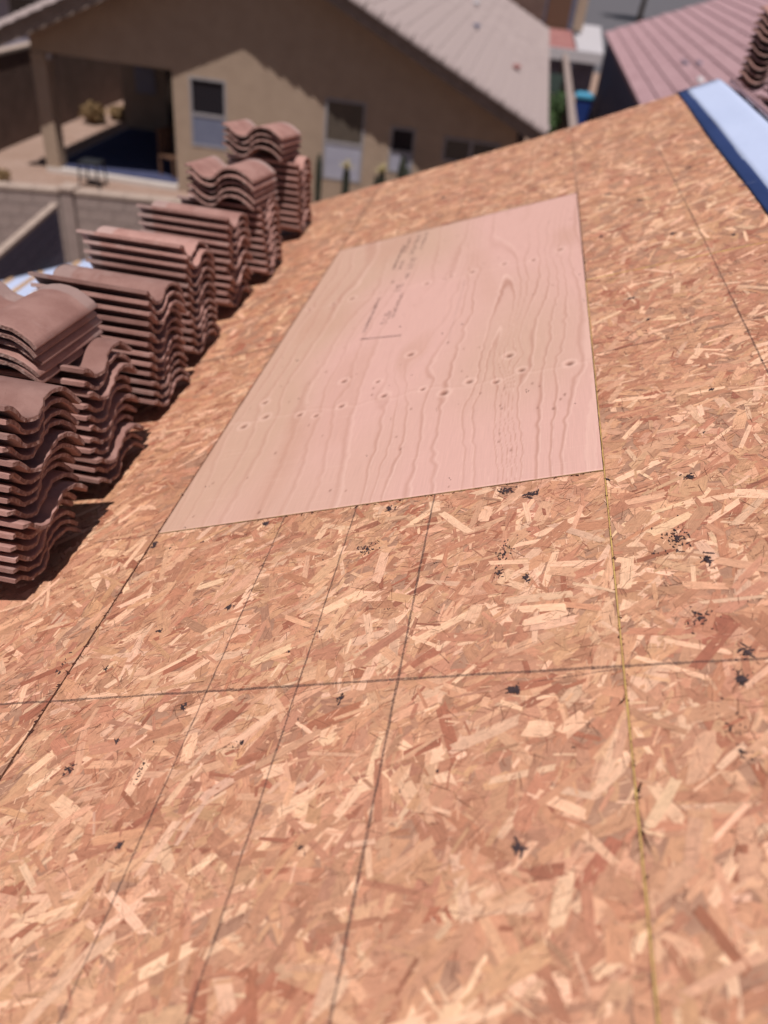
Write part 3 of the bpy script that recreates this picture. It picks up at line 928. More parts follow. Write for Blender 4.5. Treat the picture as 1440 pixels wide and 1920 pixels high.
def support(x, y, desc, seed, group):
    """tiles lying crosswise on the slope under the downhill end of a stack, holding it level"""
    for i in range(3):
        M = ROOF_M @ Matrix.Translation((x - 0.26, y - 0.02, 0.006 + i * 0.036)) @ Matrix.Rotation(math.pi / 2, 4, 'Z') @ Matrix.Translation((TL, -0.02, 0))
        o = bpy.data.objects.new("concrete_tile", TILES[(seed + i) % 6]); COL.objects.link(o)
        o.matrix_world = M
        prop(o, "crosswise roof tile wedged %s under %s" % (("flat on the deck", "in the middle", "uppermost")[i], desc), "roof tile", group, 'thing')

G = "loose roof tiles stacked along the deck"
# name: (roof x, roof y, count, yaw, lean, tilt, description)
STACKS = {
    'A': ((-0.271, -0.278, 4.070), 15, 0.0, (0.13, 0.0), (-0.13, 0.0, -0.34), (-0.345, -0.205), "the tall stack nearest the camera"),
    'B': ((-0.285, 0.208, 4.054), 11, 0.01, (0.03, 0.0), (-0.10, 0.0, -0.14), (-0.345, 0.285), "the second stack from the camera"),
    'C': ((-0.310, 0.712, 4.051), 12, 0.0, (0.02, 0.0), (-0.12, 0.0, -0.27), (-0.38, 0.825), "the wide stack third from the camera"),
    'D': ((-0.337, 1.176, 4.043), 12, 0.0, (-0.044, 0.0), (-0.13, 0.0, -0.28), (-0.41, 1.315), "the middle stack of the row"),
    'E': ((-0.357, 1.698, 4.032), 11, 0.0, (0.0, 0.0), (-0.12, 0.0, -0.24), (-0.43, 1.85), "the stack before the topped stacks"),
    'F': ((-0.308, 2.145, 4.028), 9, 0.0, (-0.13, 0.0), (-0.05, 0.0, -0.08), (-0.385, 2.33), "the stack carrying five crosswise tiles"),
    'G': ((-0.329, 2.864, 4.024), 10, 0.0, (-0.05, 0.0), (-0.06, 0.0, -0.11), (-0.365, 2.985), "the farthest stack by the gable edge"),
}
TOPS = {}
for k, (anchor, n, yaw, lean, tilt, (x, y), desc) in STACKS.items():
    TOPS[k] = stack(anchor, n, desc, yaw, lean, tilt, 1.0 if k in 'AB' else 0.55, G, seed=ord(k))
    support(x, y, desc, ord(k), G)
# crosswise piles on top: local x of the tile points towards the camera
HALF = -math.pi / 2
def cross(cx, cy, z, n, desc, yaw, seed, dz=0.030, tilt=(0, 0)):
    # corner of the lip at front left
    return stack((cx, cy, z), n, desc, HALF + yaw, (0, 0), tilt, 0.7, G, seed=seed, dz=dz)
XP = {'A2': (-0.675, 0.09, 4.470, 5, "the crosswise pile on the nearest stacks", 0.06, 51, 0.027),
      'F2': (-0.690, 2.10, 4.370, 5, "the crosswise pile before the patio window", 0.0, 52, 0.030),
      'G2': (-0.735, 2.75, 4.445, 4, "the farthest and highest crosswise pile", 0.0, 53, 0.032)}
for k, (cx, cy, z, n, desc, yaw, seed, dz) in XP.items():
    cross(cx, cy, z, n, desc, yaw, seed, dz, (0.0, -0.13))

# stacks on the far slope just behind the ridge
def east(dx, y): return Vector((RIDGE.x + dx, y, RIDGE.z + 0.01 - dx * math.tan(PITCH)))
G2 = "loose roof tiles behind the ridge"
def estack(p, n, yaw, desc, seed):
    r = random.Random(seed)
    for i in range(n):
        M = Matrix.Translation(p + Vector((0, 0, i * 0.036))) @ Matrix.Rotation(yaw, 4, 'Z') @ Matrix.Rotation(r.gauss(0, .02), 4, 'Z') @ Matrix.Translation((r.gauss(0, .01), 0, 0))
        o = bpy.data.objects.new("concrete_tile", r.choice(TILES)); COL.objects.link(o); o.matrix_world = M
        k = n - 1 - i
        prop(o, "dark tile, %s of %s" % (ORD[k] if k == 0 else ORD[k] + " from the top", desc), "roof tile", G2, 'thing')
estack(east(0.06, 4.02) + Vector((0, 0, 0.0)), 11, -1.9, "the tall stack behind the ridge underlayment", 61)
estack(east(0.28, 3.30) + Vector((0, 0, 0.02)), 5, -1.2, "the low stack behind the ridge", 62)

# ------------------------------------------------------------------ patio house
X0, YW = -6.45, 16.2
hs = empty("patio_house", (X0 + 2, YW, 0), "tan stucco single storey house with covered patio and three sash windows", "house")
XL, XR = X0 - 3.05, X0 + 7.32
PKX, PKZ, SL = X0 + 1.74, 5.10, 0.45
DEP = 17.0
OV = 0.72
wz = 2.48
openings = [(0.40, 1.20, 1.00, 2.36), (3.32, 4.18, 0.72, 2.31), (4.73, 5.26, 1.05, 1.95), (5.85, 7.02, 1.42, 1.90)]
w = MB()
TH = 0.20
gz = lambda x: PKZ - 0.16 - SL * abs(x - PKX)
def strip(xa, xb, zb):
    """one upright strip of the gable wall from height zb up to the roof line"""
    for x0_, x1_ in (((xa, PKX), (PKX, xb)) if xa < PKX < xb else ((xa, xb),)):
        w.prism([(x0_, zb), (x1_, zb), (x1_, gz(x1_)), (x0_, gz(x0_))], YW, YW + TH)
strip(XL, X0 + 0.03, 2.42)
cur = 0.03
for (a, b, z0, z1) in openings:
    strip(X0 + cur, X0 + a, 0)
    w.box(X0 + a, X0 + b, YW, YW + TH, 0, z0)
    strip(X0 + a, X0 + b, z1)
    cur = b
strip(X0 + cur, XR, 0)
w.box(XR - TH, XR, YW + TH, YW + DEP, 0, wz)
w.box(X0 + 0.03, X0 + 0.03 + TH, YW + TH, YW + 4.4, 0.1, 2.42)
w.box(XL - 0.1, X0 + 0.03, YW + 4.4, YW + 4.6, 0.1, 2.42)
w.box(XL - 0.1, XL + 0.1, YW + 4.6, YW + DEP, 0.0, 2.42)
w.box(XL, XR, YW + DEP - TH, YW + DEP, 0, wz)
w.build("wall", M_STUCCO, hs)
MB().box(XL - 0.03, XL + 0.30, YW - 0.02, YW + 0.32, 0.0, 2.42).build("porch_post", M_STUCCO, hs, bevel=0.02)
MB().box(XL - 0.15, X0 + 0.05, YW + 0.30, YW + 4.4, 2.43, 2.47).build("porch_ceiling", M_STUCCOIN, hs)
MB().box(XL - 0.02, X0 + 0.03, YW - 0.05, YW + 4.4, 0.0, 0.10).build("patio_slab", M_CONCRETE, hs)
MB().box(XL + 0.05, X0 - 0.05, YW + 0.12, YW + 4.3, 0.104, 0.116).build("patio_shade", M_PATIOSHADE, hs)  # added dark sheet standing for the shade on the patio slab
MB().box(X0 - 1.9, X0 - 0.9, YW + 4.36, YW + 4.398, 0.12, 2.1).build("patio_door", M_GLASS, hs)
MB().box(X0 - 2.75, X0 - 2.2, YW + 4.37, YW + 4.396, 1.0, 1.6).build("meter_panel", M_STUCCOGREY, hs)
MB().box(XL + 0.33, XL + 0.40, YW + 0.02, YW + 0.1, 2.30, 2.40).build("porch_lamp", M_WHITEPAINT, hs)
for n_, (a, b, z0, z1) in enumerate(openings):
    f = MB(); fw = 0.05
    yf0, yf1 = YW - 0.012, YW + 0.06
    f.box(X0 + a, X0 + b, yf0, yf1, z1 - fw, z1); f.box(X0 + a, X0 + b, yf0, yf1, z0, z0 + fw)
    f.box(X0 + a, X0 + a + fw, yf0, yf1, z0 + fw, z1 - fw); f.box(X0 + b - fw, X0 + b, yf0, yf1, z0 + fw, z1 - fw)
    if n_ < 3:
        zm = z0 + (z1 - z0) * 0.47
        f.box(X0 + a + fw, X0 + b - fw, yf0 + 0.01, yf1, zm - 0.03, zm + 0.03)
    else:
        xm = X0 + (a + b) / 2
        f.box(xm - 0.035, xm + 0.035, yf0 + 0.01, yf1, z0 + fw, z1 - fw)
    wf = f.build("window", M_FRAME, hs)
    if n_ < 3:
        MB().box(X0 + a + fw, X0 + b - fw, YW + 0.03, YW + 0.05, zm + 0.03, z1 - fw).build("pane", M_BLIND if n_ == 1 else M_GLASS, wf)
        MB().box(X0 + a + fw, X0 + b - fw, YW + 0.012, YW + 0.03, z0 + fw, zm - 0.03).build("pane", (M_SCREEN, M_SCREEN2, M_SCREEN2)[n_], wf)
    else:
        MB().box(X0 + a + fw, xm - 0.035, YW + 0.03, YW + 0.05, z0 + fw, z1 - fw).build("pane", M_GLASS, wf)
        MB().box(xm + 0.035, X0 + b - fw, YW + 0.03, YW + 0.05, z0 + fw, z1 - fw).build("pane", M_GLASS, wf)
# roof deck slopes
YF, YB = YW - OV, YW + DEP + 0.3
XE1, XE0 = X0 + 7.85, X0 - 3.42
zr = lambda x: PKZ - SL * abs(x - PKX)
rf = MB()
rf.slab((XE0, YF, zr(XE0)), (PKX, YF, zr(PKX)), (PKX, YB, zr(PKX)), (XE0, YB, zr(XE0)), 0.10)
rf.slab((PKX, YF, zr(PKX)), (XE1, YF, zr(XE1)), (XE1, YB, zr(XE1)), (PKX, YB, zr(PKX)), 0.10)
roof1 = rf.build("roof", M_FASCIA, hs)
fb = MB()
for xa, xb in ((XE0, PKX), (PKX, XE1)):
    fb.prism([(xa, zr(xa) - 0.11), (xb, zr(xb) - 0.11), (xb, zr(xb) - 0.29), (xa, zr(xa) - 0.29)], YF + 0.02, YF + 0.06)
fb.build("barge_board", M_FASCIA, roof1)
SLA = math.atan(SL)
def barrel_mesh(name, m, length=0.40, width=0.38, h=0.11, seg=6):
    V, F = [], []
    for x, s in ((0, 1.0), (length, 1.0)):
        for i in range(seg + 1):
            t = i / seg
            y = (t - 0.5) * width
            z = h * math.sin(math.pi * min(1, t / 0.62)) if t < 0.62 else -0.004
            V.append((x, y, z + (0.03 if x == 0 else 0.0)))
        for i in range(seg + 1):
            t = i / seg
            y = (t - 0.5) * width
            z = h * math.sin(math.pi * min(1, t / 0.62)) if t < 0.62 else -0.004
            V.append((x, y, z - 0.02 + (0.03 if x == 0 else 0.0)))
    n = seg + 1
    for i in range(seg):
        F.append((i, i + 2 * n, i + 1 + 2 * n, i + 1))
        F.append((i + n, i + 1 + n, i + 1 + 3 * n, i + 3 * n))
        F.append((i, i + 1, i + 1 + n, i + n))
        F.append((i + 2 * n, i + 3 * n, i + 1 + 3 * n, i + 1 + 2 * n))
    F.append((0, n, 3 * n, 2 * n)); F.append((n - 1, 3 * n - 1, 4 * n - 1, 2 * n - 1))
    me = bpy.data.meshes.new(name); me.from_pydata(V, [], F); me.materials.append(m)
    return me
BG = barrel_mesh("roof_tile", M_ROOFGREY)
# right slope: eave to ridge rows, columns along y
def field(Mfun, cols, rows, me, nparts, parent, m):
    """tiles (col,row) nearest the camera as parts, the rest joined"""
    pos = [(c, r) for c in range(cols) for r in range(rows)]
    cv = Vector(CAM)
    pos.sort(key=lambda q: (Mfun(*q).translation - cv).length)
    base = top_of(parent)
    V0 = np.array([v.co[:] for v in me.vertices]); F0 = [list(p.vertices) for p in me.polygons]
    V, F = [], []
    for i, (c, r) in enumerate(pos):
        M = Mfun(c, r)
        if i < nparts:
            o = bpy.data.objects.new("roof_tile", me); COL.objects.link(o); o.parent = parent
            o.matrix_world = Matrix.Translation(-base) @ M
        else:
            A = np.array(M)
            b = len(V) * len(V0)
            V.append(V0 @ A[:3, :3].T + A[:3, 3] - np.array(base))
            F += [[b + k for k in f] for f in F0]
    if V:
        me2 = bpy.data.meshes.new("roof_tiles_far"); me2.from_pydata(np.concatenate(V).tolist(), [], F); me2.materials.append(m)
        o = bpy.data.objects.new("roof_tiles_far", me2); COL.objects.link(o); o.parent = parent
        prop(o, kind='stuff')
slope_len = (XE1 - PKX) / math.cos(SLA)
rj = random.Random(5)
def mf_right(c, r):
    d = slope_len - 0.02 - r * 0.36
    x = PKX + d * math.cos(SLA); z = PKZ - d * math.sin(SLA)
    y = YF + 0.18 + c * 0.38
    return Matrix.Translation((x, y, z + 0.012 + rj.uniform(0, .006))) @ Matrix.Rotation(SLA, 4, 'Y') @ Matrix.Rotation(math.pi, 4, 'Z') 
field(mf_right, int((YB - YF) / 0.38), int(slope_len / 0.36), BG, 288, roof1, M_ROOFGREY)
slope_len2 = (PKX - XE0) / math.cos(SLA)
def mf_left(c, r):
    d = slope_len2 - 0.02 - r * 0.36
    x = PKX - d * math.cos(SLA); z = PKZ - d * math.sin(SLA)
    y = YF + 0.18 + c * 0.38
    return Matrix.Translation((x, y, z + 0.012)) @ Matrix.Rotation(-SLA, 4, 'Y')
field(mf_left, int((YB - YF) / 0.38), int(slope_len2 / 0.36), BG, 0, roof1, M_ROOFGREY)
# rake trim tiles, each overlapping the next down the gable edge
def rake_tile_mesh():
    V, F = [], []
    n = 8
    for x, s in ((0, 1.0), (0.40, 0.62)):
        for rad in (0.14 * s, 0.115 * s):
            for i in range(n + 1):
                t = math.pi * (1.05 * i / n) + 0.1
                V.append((x, -rad * math.cos(t) , rad * math.sin(t) * 0.9 + (0.028 if x == 0 else 0.0)))
    k = n + 1
    for i in range(n):
        F.append((i, i + 1, i + 1 + 2 * k, i + 2 * k))
        F.append((i + k, i + 3 * k, i + 1 + 3 * k, i + 1 + k))
        F.append((i, i + k, i + 1 + k, i + 1))
        F.append((i + 2 * k, i + 1 + 2 * k, i + 1 + 3 * k, i + 3 * k))
    me = bpy.data.meshes.new("rake_tile"); me.from_pydata(V, [], F); me.materials.append(M_ROOFGREY)
    return me
RT = rake_tile_mesh()
base = top_of(roof1)
for side, sl in ((1, slope_len), (-1, slope_len2)):
    for i in range(int(sl / 0.34)):
        d = sl - 0.0 - i * 0.34
        x = PKX + side * d * math.cos(SLA); z = PKZ - d * math.sin(SLA)
        M = Matrix.Translation((x, YF + 0.02, z - 0.01)) @ Matrix.Rotation(side * SLA, 4, 'Y') @ Matrix.Rotation(math.pi if side > 0 else 0, 4, 'Z')
        o = bpy.data.objects.new("rake_tile", RT); COL.objects.link(o); o.parent = roof1
        o.matrix_world = Matrix.Translation(-base) @ M
# vent pipe and debris on the pale slope
def on_right_slope(x, y, up=0.0): return Vector((x, y, zr(x) + 0.05 + up))
for (x, y, mm, lab) in ((-0.55, 21.2, M_STUCCODARK, "dark roof vent standing on the pale tile slope"), (-0.9, 25.5, M_WHITEPAINT, "pale roof vent farther up the tile slope"), (0.6, 19.4, M_ROOFRED, "small rusty roof vent low on the pale tile slope")):
    p = on_right_slope(x, y)
    v = MB().tube([p + Vector((0, 0, -0.05)), p + Vector((0, 0, 0.14)), p + Vector((0, 0, 0.141)), p + Vector((0, 0, 0.19))], [0.06, 0.055, 0.11, 0.07], 12)
    v.build("roof_vent", mm, None, smooth=False, label=lab, cat="vent")

# patio furniture
def stool(x, y, label, s=1.0):
    t = empty("side_table", (x, y, 0.0), label, "table")
    z0 = 0.0
    MB().box(x - .22 * s, x + .22 * s, y - .2 * s, y + .2 * s, z0 + .50, z0 + .53).build("table_top", M_METAL, t, bevel=0.008)
    for sx in (-1, 1):
        for sy in (-1, 1):
            MB().tube([(x + sx * .19 * s, y + sy * .17 * s, z0 + .50), (x + sx * .23 * s, y + sy * .2 * s, z0)], 0.022, 6).build("leg", M_METAL, t)
    MB().tube([(x - .2 * s, y - .18 * s, z0 + .2), (x + .2 * s, y - .18 * s, z0 + .2)], 0.016, 6).build("stretcher", M_METAL, t)
stool(-8.15, 15.62, "black metal side table on the gravel in front of the patio slab")
def chair(x, y, z, rot, label):
    t = empty("patio_chair", (x, y, z), label, "chair")
    R = Matrix.Rotation(rot, 4, 'Z'); R.translation = (x, y, z)
    MB().box(-.24, .24, -.23, .23, .40, .45, M=R).build("seat", M_CHAIR, t)
    for k in range(4):
        MB().box(-.22 + k * .12, -.22 + k * .12 + .07, .20, .235, .46, .92, M=R).build("back_slat", M_CHAIR, t)
    MB().box(-.24, .24, .195, .24, .92, .98, M=R).build("top_rail", M_CHAIR, t)
    for sx in (-.21, .21):
        for sy in (-.2, .21):
            MB().box(sx - .025, sx + .025, sy - .025, sy + .025, 0, .40, M=R).build("leg", M_CHAIR, t)
chair(-6.78, 16.9, 0.117, 1.2, "brown wooden chair on the patio beside the window wall")

# planters and cacti in front of the windows
def cactus(x, y, h, r, label, arms=(), flower=None):
    t = empty("cactus", (x, y, 0), label, "cactus")
    nseg = 16; m = MB()
    rings = []
    for j in range(8):
        q = j / 7; z = h * q
        rad = r * (0.75 + 0.25 * math.sin(q * math.pi * 0.9)) * (1 if q < 0.93 else 0.45)
        rings.append(len(m.v))
        for k in range(nseg):
            a = 2 * math.pi * k / nseg
            rr = rad * (1.0 if k % 2 else 0.82)
            m.v.append(Vector((x + rr * math.cos(a), y + rr * math.sin(a), z)))
    for j in range(7):
        for k in range(nseg):
            kn = (k + 1) % nseg
            m.f.append([rings[j] + k, rings[j] + kn, rings[j + 1] + kn, rings[j + 1] + k]); m.mi.append(0)
    m.f.append([rings[-1] + k for k in range(nseg)]); m.mi.append(0)
    m.build("stem", M_CACTUS, t)
    for (dx, z0, z1) in arms:
        MB().tube([(x, y, z0), (x + dx * .7, y, z0 + .05), (x + dx, y, z0 + .18), (x + dx, y, z1)], [r * .5, r * .55, r * .55, r * .35], 8).build("arm", M_CACTUS, t, smooth=True)
    if flower:
        f = MB(); rq = random.Random(int(x * 100))
        for _ in range(60):
            a = rq.uniform(0, 6.28); el = rq.uniform(0.1, 1.3); ln = rq.uniform(.12, .26)
            p = Vector((x, y, h * 0.95)); d = Vector((math.cos(a) * math.cos(el), math.sin(a) * math.cos(el), math.sin(el)))
            sdv = d.cross(Vector((0, 0, 1))).normalized() * 0.022
            b = len(f.v); f.v += [p - sdv, p + sdv, p + d * ln]; f.f.append([b, b + 1, b + 2]); f.mi.append(0)
        f.build("flower_head", M_CREAM if flower == 1 else M_LEAF, t)
cactus(-3.14, 15.9, 1.28, 0.075, "slim dark columnar cactus left of the middle window")
cactus(-2.52, 15.8, 1.15, 0.085, "cactus with a cream flower head before the middle window", flower=1)
cactus(-1.78, 15.9, 1.15, 0.085, "short cactus with pale tip between the two windows", arms=((-0.12, .6, 1.0),), flower=1)
cactus(-1.36, 15.9, 1.48, 0.10, "dark plump cactus in front of the small window", arms=((0.12, .8, 1.25),))

def leaf_cloud(c, rad, n, size, seed, squash=1.0, up=0.0):
    r = random.Random(seed); m = MB()
    for _ in range(n):
        while True:
            d = Vector((r.uniform(-1, 1), r.uniform(-1, 1), r.uniform(-1, 1)))
            if 0.05 < d.length < 1: break
        d = d * (0.75 + 0.25 * math.sin(d.x * 7 + d.z * 5))
        p = Vector(c) + Vector((d.x * rad[0], d.y * rad[1], d.z * rad[2]))
        if p.z < 0.02: p.z = abs(p.z) + 0.02
        a = Vector((r.gauss(0, 1), r.gauss(0, 1), r.gauss(0, 1) + up)).normalized()
        b = a.orthogonal().normalized() * size * r.uniform(.25, .5)
        a = a * size * r.uniform(.6, 1.3)
        k = len(m.v); m.v += [p, p + a * .5 + b, p + a, p + a * .5 - b]; m.f.append([k, k + 1, k + 2, k + 3]); m.mi.append(0)
    return m
def shrub(x, y, rad, h, n, size, m, label, seed, cat="shrub", up=0.0):
    t = empty("shrub", (x, y, 0), label, cat)
    leaf_cloud((x, y, h * 0.55), (rad, rad, h * 0.5), n, size, seed, up=up).build("foliage", m, t)
    s = MB(); r = random.Random(seed)
    for _ in range(6):
        a = r.uniform(0, 6.28)
        s.tube([(x, y, 0), (x + rad * .3 * math.cos(a), y + rad * .3 * math.sin(a), h * .35), (x + rad * .6 * math.cos(a), y + rad * .6 * math.sin(a), h * .7)], [.03, .02, .008], 5)
    s.build("stem", M_BARK, t)
shrub(-10.62, 20.9, 0.34, 0.42, 1300, 0.13, M_DRY, "dry straw coloured bush on gravel seen through the patio", 3, up=1.5)
shrub(-10.25, 21.6, 0.25, 0.30, 800, 0.12, M_DRY, "smaller dry tuft behind the straw coloured bush", 4, up=1.5)
shrub(-9.9, 14.9, 0.25, 0.25, 300, 0.08, M_DRY, "low dry tuft on the gravel left of the porch post", 5, up=1.5)
shrub(-5.75, 9.2, 0.28, 0.75, 900, 0.09, M_LEAF, "green shrub in the yard corner below the block wall", 6)
shrub(1.62, 23.6, 0.5, 2.0, 2600, 0.12, M_LEAF, "tall green shrub beside the side wall near the blue bin", 7)

# ------------------------------------------------------------------ block walls
def block_wall(p0, p1, h, th, label, name="block_wall", mblk=M_BLOCK, mcap=M_CAP, blocks=True, bl=0.40, bh=0.20):
    p0 = Vector((*p0, 0)); p1 = Vector((*p1, 0)); d = p1 - p0; ln = d.length; ang = math.atan2(d.y, d.x)
    t = empty(name, p0, label, "wall")
    B = Matrix.Translation(p0) @ Matrix.Rotation(ang, 4, 'Z')
    MB().box(0.004, ln - 0.004, -th / 2 + 0.012, th / 2 - 0.012, 0, h - 0.001, M=B).build("mortar_core", M_MORTAR, t)
    if blocks:
        me = MB().box(0, bl - 0.01, -th / 2, th / 2, 0, bh - 0.01).mesh("block", mblk)
        me2 = MB().box(0, bl / 2 - 0.01, -th / 2, th / 2, 0, bh - 0.01).mesh("block", mblk)
        rows = int(round(h / bh)); cnt = 0
        for r in range(rows):
            x = 0.0
            if r % 2:
                link("block", me2, B @ Matrix.Translation((0, 0, r * bh + 0.005)), t); x = bl / 2
            while x + bl / 2 <= ln + 0.01:
                mm = me if x + bl <= ln + 0.01 else me2
                link("block", mm, B @ Matrix.Translation((x, random.uniform(-.002, .002), r * bh + 0.005)), t)
                x += bl
    n = max(1, int(ln / 0.40))
    mc = MB().box(0, ln / n - 0.008, -th / 2 - 0.02, th / 2 + 0.02, 0, 0.05).mesh("cap_block", mcap)
    for i in range(n):
        link("cap_block", mc, B @ Matrix.Translation((i * ln / n, 0, h + 0.002)), t)
    return t
block_wall((-8.6, 10.25), (-6.22, 10.81), 1.4, 0.19, "pinkish block wall section left of the pilaster")
block_wall((-6.0, 10.86), (-1.6, 11.45), 1.4, 0.19, "grey block yard wall behind the tile stacks")
block_wall((-5.60, 7.7), (-5.96, 10.10), 1.4, 0.07, "short shaded block wall running towards the camera with pale cap", mblk=M_STUCCODARK)  # dark face colour paints in the shaded side of the wall
pl = empty("pilaster", (-6.11, 10.84, 0), "square pilaster at the corner of the yard walls", "pillar")
MB().box(-6.21, -6.01, 10.72, 10.98, 0, 1.44).build("shaft", M_BLOCK, pl, bevel=0.01)
MB().box(-6.24, -5.985, 10.69, 11.01, 1.443, 1.50).build("cap", M_CAP, pl, bevel=0.006)
# boundary wall beyond the patio
bw = empty("boundary_wall", (-11.3, 10, 0), "tall boundary wall, its shade painted dark brown, left of the patio house", "wall")
MB().box(-11.42, -11.22, 10.5, 35, 0, 1.95).build("wall_face", M_STUCCOIN, bw)  # shade on this wall is put into the dark brown colour
MB().box(-11.45, -11.19, 10.5, 35, 1.953, 2.02).build("cap", M_CAP, bw)
bw2 = empty("boundary_wall", (-11.3, 35.2, 0), "brown boundary wall across the back of the patio yard", "wall")
MB().box(-11.4, -1.0, 35.1, 35.3, 0, 1.9).build("wall_face", M_STUCCOIN, bw2)
MB().box(-11.4, -1.0, 35.06, 35.34, 1.903, 1.97).build("cap", M_CAP, bw2)
# grey house beyond the boundary wall
gh = empty("grey_house", (-17, 26, 0), "grey blue stucco house beyond the tall boundary wall", "house")
MB().box(-24, -13.2, 24, 38, 0, 2.7).build("wall", M_STUCCOGREY, gh)
MB().prism([(-24.6, 2.65), (-12.7, 2.65), (-18.6, 5.2)], 23.5, 38.5).build("roof", M_ROOFGREY, gh)
wf = MB().box(-14.5, -13.4, 23.96, 24.03, 1.55, 2.45).build("window", M_FRAME, gh)
MB().box(-14.42, -13.48, 23.94, 23.958, 1.62, 2.38).build("pane", M_GLASS, wf)

# ------------------------------------------------------------------ side yard on the right
sw = empty("side_wall", (2.2, 20, 0), "narrow beige side wall between the patio house and the pink roofed house", "wall")
MB().box(2.08, 2.26, 18.5, 33.0, 0, 1.75).build("wall_face", M_BLOCK, sw)
MB().box(2.07, 2.27, 18.5, 33.0, 1.753, 1.80).build("cap", M_BLOCK, sw)
gt = empty("side_gate", (1.5, 28, 0), "dark green slatted gate between the patio house and the side wall", "gate")
for i in range(8):
    MB().box(1.36 + i * 0.088, 1.36 + i * 0.088 + 0.08, 28.0, 28.03, 0.08, 1.75).build("slat", noisy("gate_green", (0.05, 0.075, 0.065), (0.065, 0.09, 0.08), 5) if i == 0 else bpy.data.materials["gate_green"], gt)
MB().box(1.34, 2.07, 28.032, 28.07, 1.2, 1.3).build("rail", M_METAL, gt)
def bin_(x, y, label, body, lid):
    t = empty("recycling_bin", (x, y, 0), label, "bin")
    m = MB(); b = 0
    for z, s in ((0.08, .23), (0.95, .31)):
        m.v += [Vector((x - s, y - s, z)), Vector((x + s, y - s, z)), Vector((x + s, y + s * 1.1, z)), Vector((x - s, y + s * 1.1, z))]
    m.f += [[3, 2, 1, 0], [4, 5, 6, 7], [0, 1, 5, 4], [1, 2, 6, 5], [2, 3, 7, 6], [3, 0, 4, 7]]; m.mi += [0] * 6
    m.build("body", body, t, bevel=0.03)
    MB().prism([(x - .34, .953), (x + .34, .953), (x + .32, 1.02), (x + .2, 1.07), (x - .2, 1.07), (x - .32, 1.02)], y - .35, y + .37).build("lid", lid, t, bevel=0.02)
    for sx in (-1, 1):
        MB().tube([(x + sx * .2, y + .28, .10), (x + sx * .27, y + .28, .10)], .10, 12).build("wheel", M_METAL, t)
    MB().tube([(x - .2, y + .40, .98), (x + .2, y + .40, .98)], .02, 6).build("handle", body, t)
bin_(2.98, 29.6, "blue wheeled recycling bin with light blue lid in the side yard", M_BINB, M_BINL)

# pink roofed house on the right
ph = empty("pink_roof_house", (6, 18, 0), "house with pink tiled roof right of the side yard", "house")
EX, EZ, PS = 3.40, 2.60, 0.40
PY0, PY1 = 8.5, 33.0
PRX = 9.4
MB().box(EX + 0.14, 2 * PRX - EX - 0.14, PY0 + 0.4, PY1 - 0.4, 0, EZ - 0.02).build("wall", M_STUCCODARK, ph)  # dark slate colour paints in the shade under the eave
MB().prism([(EX + 0.14, EZ - 0.02), (2 * PRX - EX - 0.14, EZ - 0.02), (PRX, EZ + PS * (PRX - EX) - 0.3)], PY0 + 0.4, PY1 - 0.4).build("gable_wall", M_STUCCODARK, ph)
r2_ = MB()
r2_.slab((EX, PY0, EZ), (PRX, PY0, EZ + PS * (PRX - EX)), (PRX, PY1, EZ + PS * (PRX - EX)), (EX, PY1, EZ), 0.12)
r2_.slab((PRX, PY0, EZ + PS * (PRX - EX)), (2 * PRX - EX, PY0, EZ), (2 * PRX - EX, PY1, EZ), (PRX, PY1, EZ + PS * (PRX - EX)), 0.12)
roof2 = r2_.build("roof", M_ROOFPINK, ph)
pm = MB()
pm.v = [Vector(v) for v in ((0, -.165, .0), (0, .163, .0), (.42, .163, .0), (.42, -.165, .0), (0, -.165, .062), (0, -.05, .085), (0, .06, .062), (0, .163, .058), (.42, -.165, .02), (.42, -.05, .043), (.42, .06, .02), (.42, .163, .016))]
pm.f = [[4, 8, 9, 5], [5, 9, 10, 6], [6, 10, 11, 7], [0, 4, 5, 6, 7, 1], [0, 3, 8, 4], [1, 7, 11, 2], [3, 2, 11, 10, 9, 8], [0, 1, 2, 3]]
pm.f = [list(reversed(f)) for f in pm.f]
pm.mi = [0] * len(pm.f)
PM = pm.mesh("roof_tile", M_ROOFPINK)
PA = math.atan(PS); psl = (PRX - EX) / math.cos(PA)
def mf_pink(c, r):
    d = 0.0 + r * 0.385
    return Matrix.Translation((EX + d * math.cos(PA), PY0 + 0.17 + c * 0.33 + (0.165 if r % 2 else 0), EZ + d * math.sin(PA) + 0.006)) @ Matrix.Rotation(-PA, 4, 'Y')
field(mf_pink, int((PY1 - PY0) / 0.33) - 1, int(psl / 0.385), PM, 290, roof2, M_ROOFPINK)
# broken tile pieces lying on it
def debris(x, y, s, m, label):
    p = Vector((x, y, EZ + PS * (x - EX) + 0.085)); r = random.Random(int(x * 31))
    b = MB(); b.box(-s, s, -s * .6, s * .6, 0, s * .35, M=Matrix.Translation(p) @ Matrix.Rotation(r.uniform(0, 3), 4, 'Z') @ Matrix.Rotation(-PA, 4, 'Y'))
    b.build("broken_tile_piece", m, None, bevel=0.02, label=label, cat="tile piece")
debris(4.62, 21.6, 0.11, M_STUCCODARK, "dark broken piece lying high on the pink roof")
debris(4.85, 20.9, 0.10, M_STUCCODARK, "dark broken piece lying just beside the first on the pink roof")
debris(4.60, 18.9, 0.11, M_WHITEPAINT, "pale broken piece lying on the pink roof near the ridge corner")

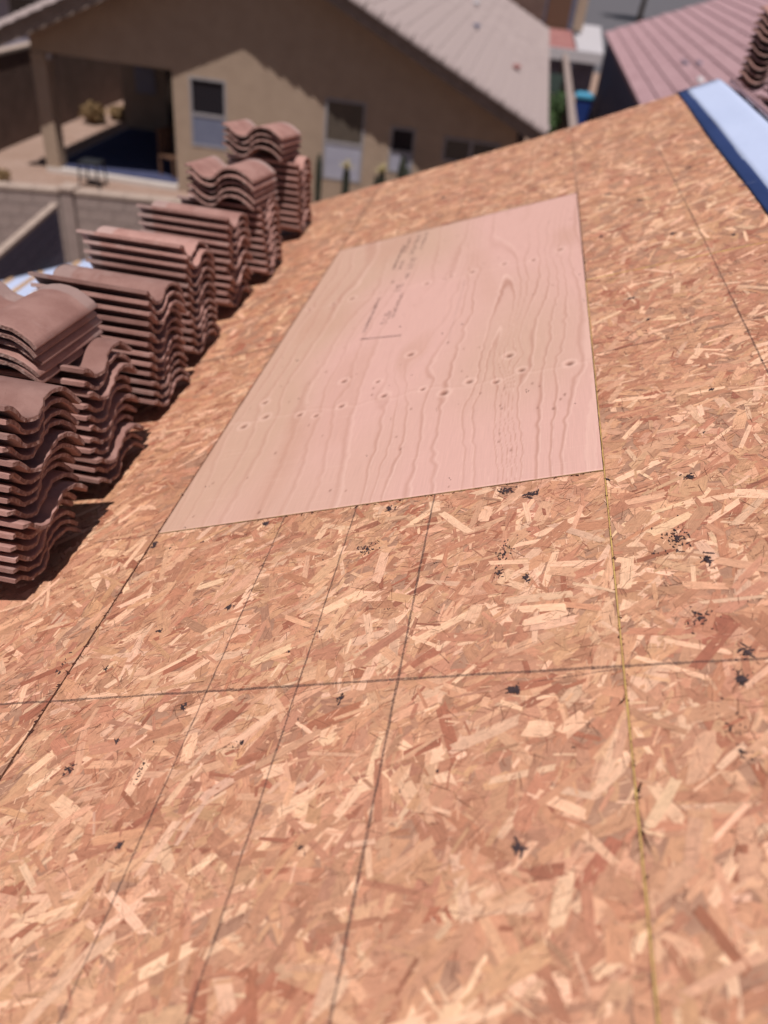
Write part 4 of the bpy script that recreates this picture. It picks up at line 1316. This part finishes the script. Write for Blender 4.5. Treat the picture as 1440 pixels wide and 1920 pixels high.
# small far house with white fascia, red roof; tree and road behind
fh = empty("far_house", (0.5, 34, 0), "small far house with white fascia and red roof behind the side yard", "house")
MB().box(-3.0, 3.6, 36.6, 42, 0, 1.55).build("wall", M_STUCCODARK, fh)
MB().box(-3.2, 3.75, 36.0, 36.12, 1.22, 1.62).build("fascia", M_WHITEPAINT, fh)
MB().slab((-3.2, 36.13, 1.60), (2.7, 36.13, 1.60), (2.5, 39.5, 1.95), (-3.2, 39.5, 1.95), 0.1).build("roof", M_ROOFRED, fh)
MB().slab((2.75, 36.13, 1.60), (3.8, 36.13, 1.60), (3.9, 42.5, 2.0), (2.56, 42.5, 2.0), 0.1).build("flat_roof", M_WHITEPAINT, fh)
wd = MB().box(-1.0, 1.2, 39.62, 39.7, 1.9, 4.4).build("garage_door", M_STUCCOIN, fh)
MB().box(-3.2, 2.5, 39.72, 44, 1.6, 4.5).build("upper_wall", M_STUCCODARK, fh)
MB().box(2.52, 2.95, 39.6, 40.0, 1.96, 4.5).build("column", M_STUCCO, fh)
MB().box(1.3, 2.3, 39.6, 39.7, 1.9, 4.0).build("door", M_CHAIR, fh)

for i, (x, y, h, r) in enumerate([(-2.5, 55, 6, 2.2), (9, 75, 7, 2.6), (-12, 60, 6, 2.4)]):
    t = empty("shade_tree", (x, y, 0), ("dark tree behind the far house", "dark tree beyond the pink roof", "dark tree beyond the grey house")[i], "tree")
    MB().tube([(x, y, 0), (x + .1, y, h * .3), (x - .1, y + .1, h * .6)], [.22, .17, .08], 8).build("trunk", M_BARK, t)
    leaf_cloud((x, y, h * .68), (r, r, h * .34), 3500, 0.3, 70 + i).build("crown", M_LEAF, t)

# white paint scratches on the topmost nearest tile: part of that tile's finish
top_tile = None
for o in COL.objects:
    if o.get('label', '') == "terracotta concrete tile, topmost of the crosswise pile on the nearest stacks":
        top_tile = o
if top_tile:
    sc = MB()
    for (x, y0, x2, y2) in ((-0.295, .13, -0.330, .165), (-0.300, .145, -0.318, .175), (-0.330, .150, -0.322, .190), (-0.28, .12, -0.285, .127), (-0.19, .145, -0.192, .155)):
        def zz(y): return float(np.interp(y, [p[0] for p in PROF], [p[1] for p in PROF])) + TT + 0.0012
        n = 5
        pts = [(x + (x2 - x) * i / n + random.uniform(-.001, .001), y0 + (y2 - y0) * i / n, zz(y0 + (y2 - y0) * i / n)) for i in range(n + 1)]
        sc.tube(pts, [0.0004] + [0.0012] * (n - 1) + [0.0004], 4)
    me = sc.mesh("scratch_mark", M_CHIP)
    o = bpy.data.objects.new("scratch_mark", me); COL.objects.link(o); o.parent = top_tile
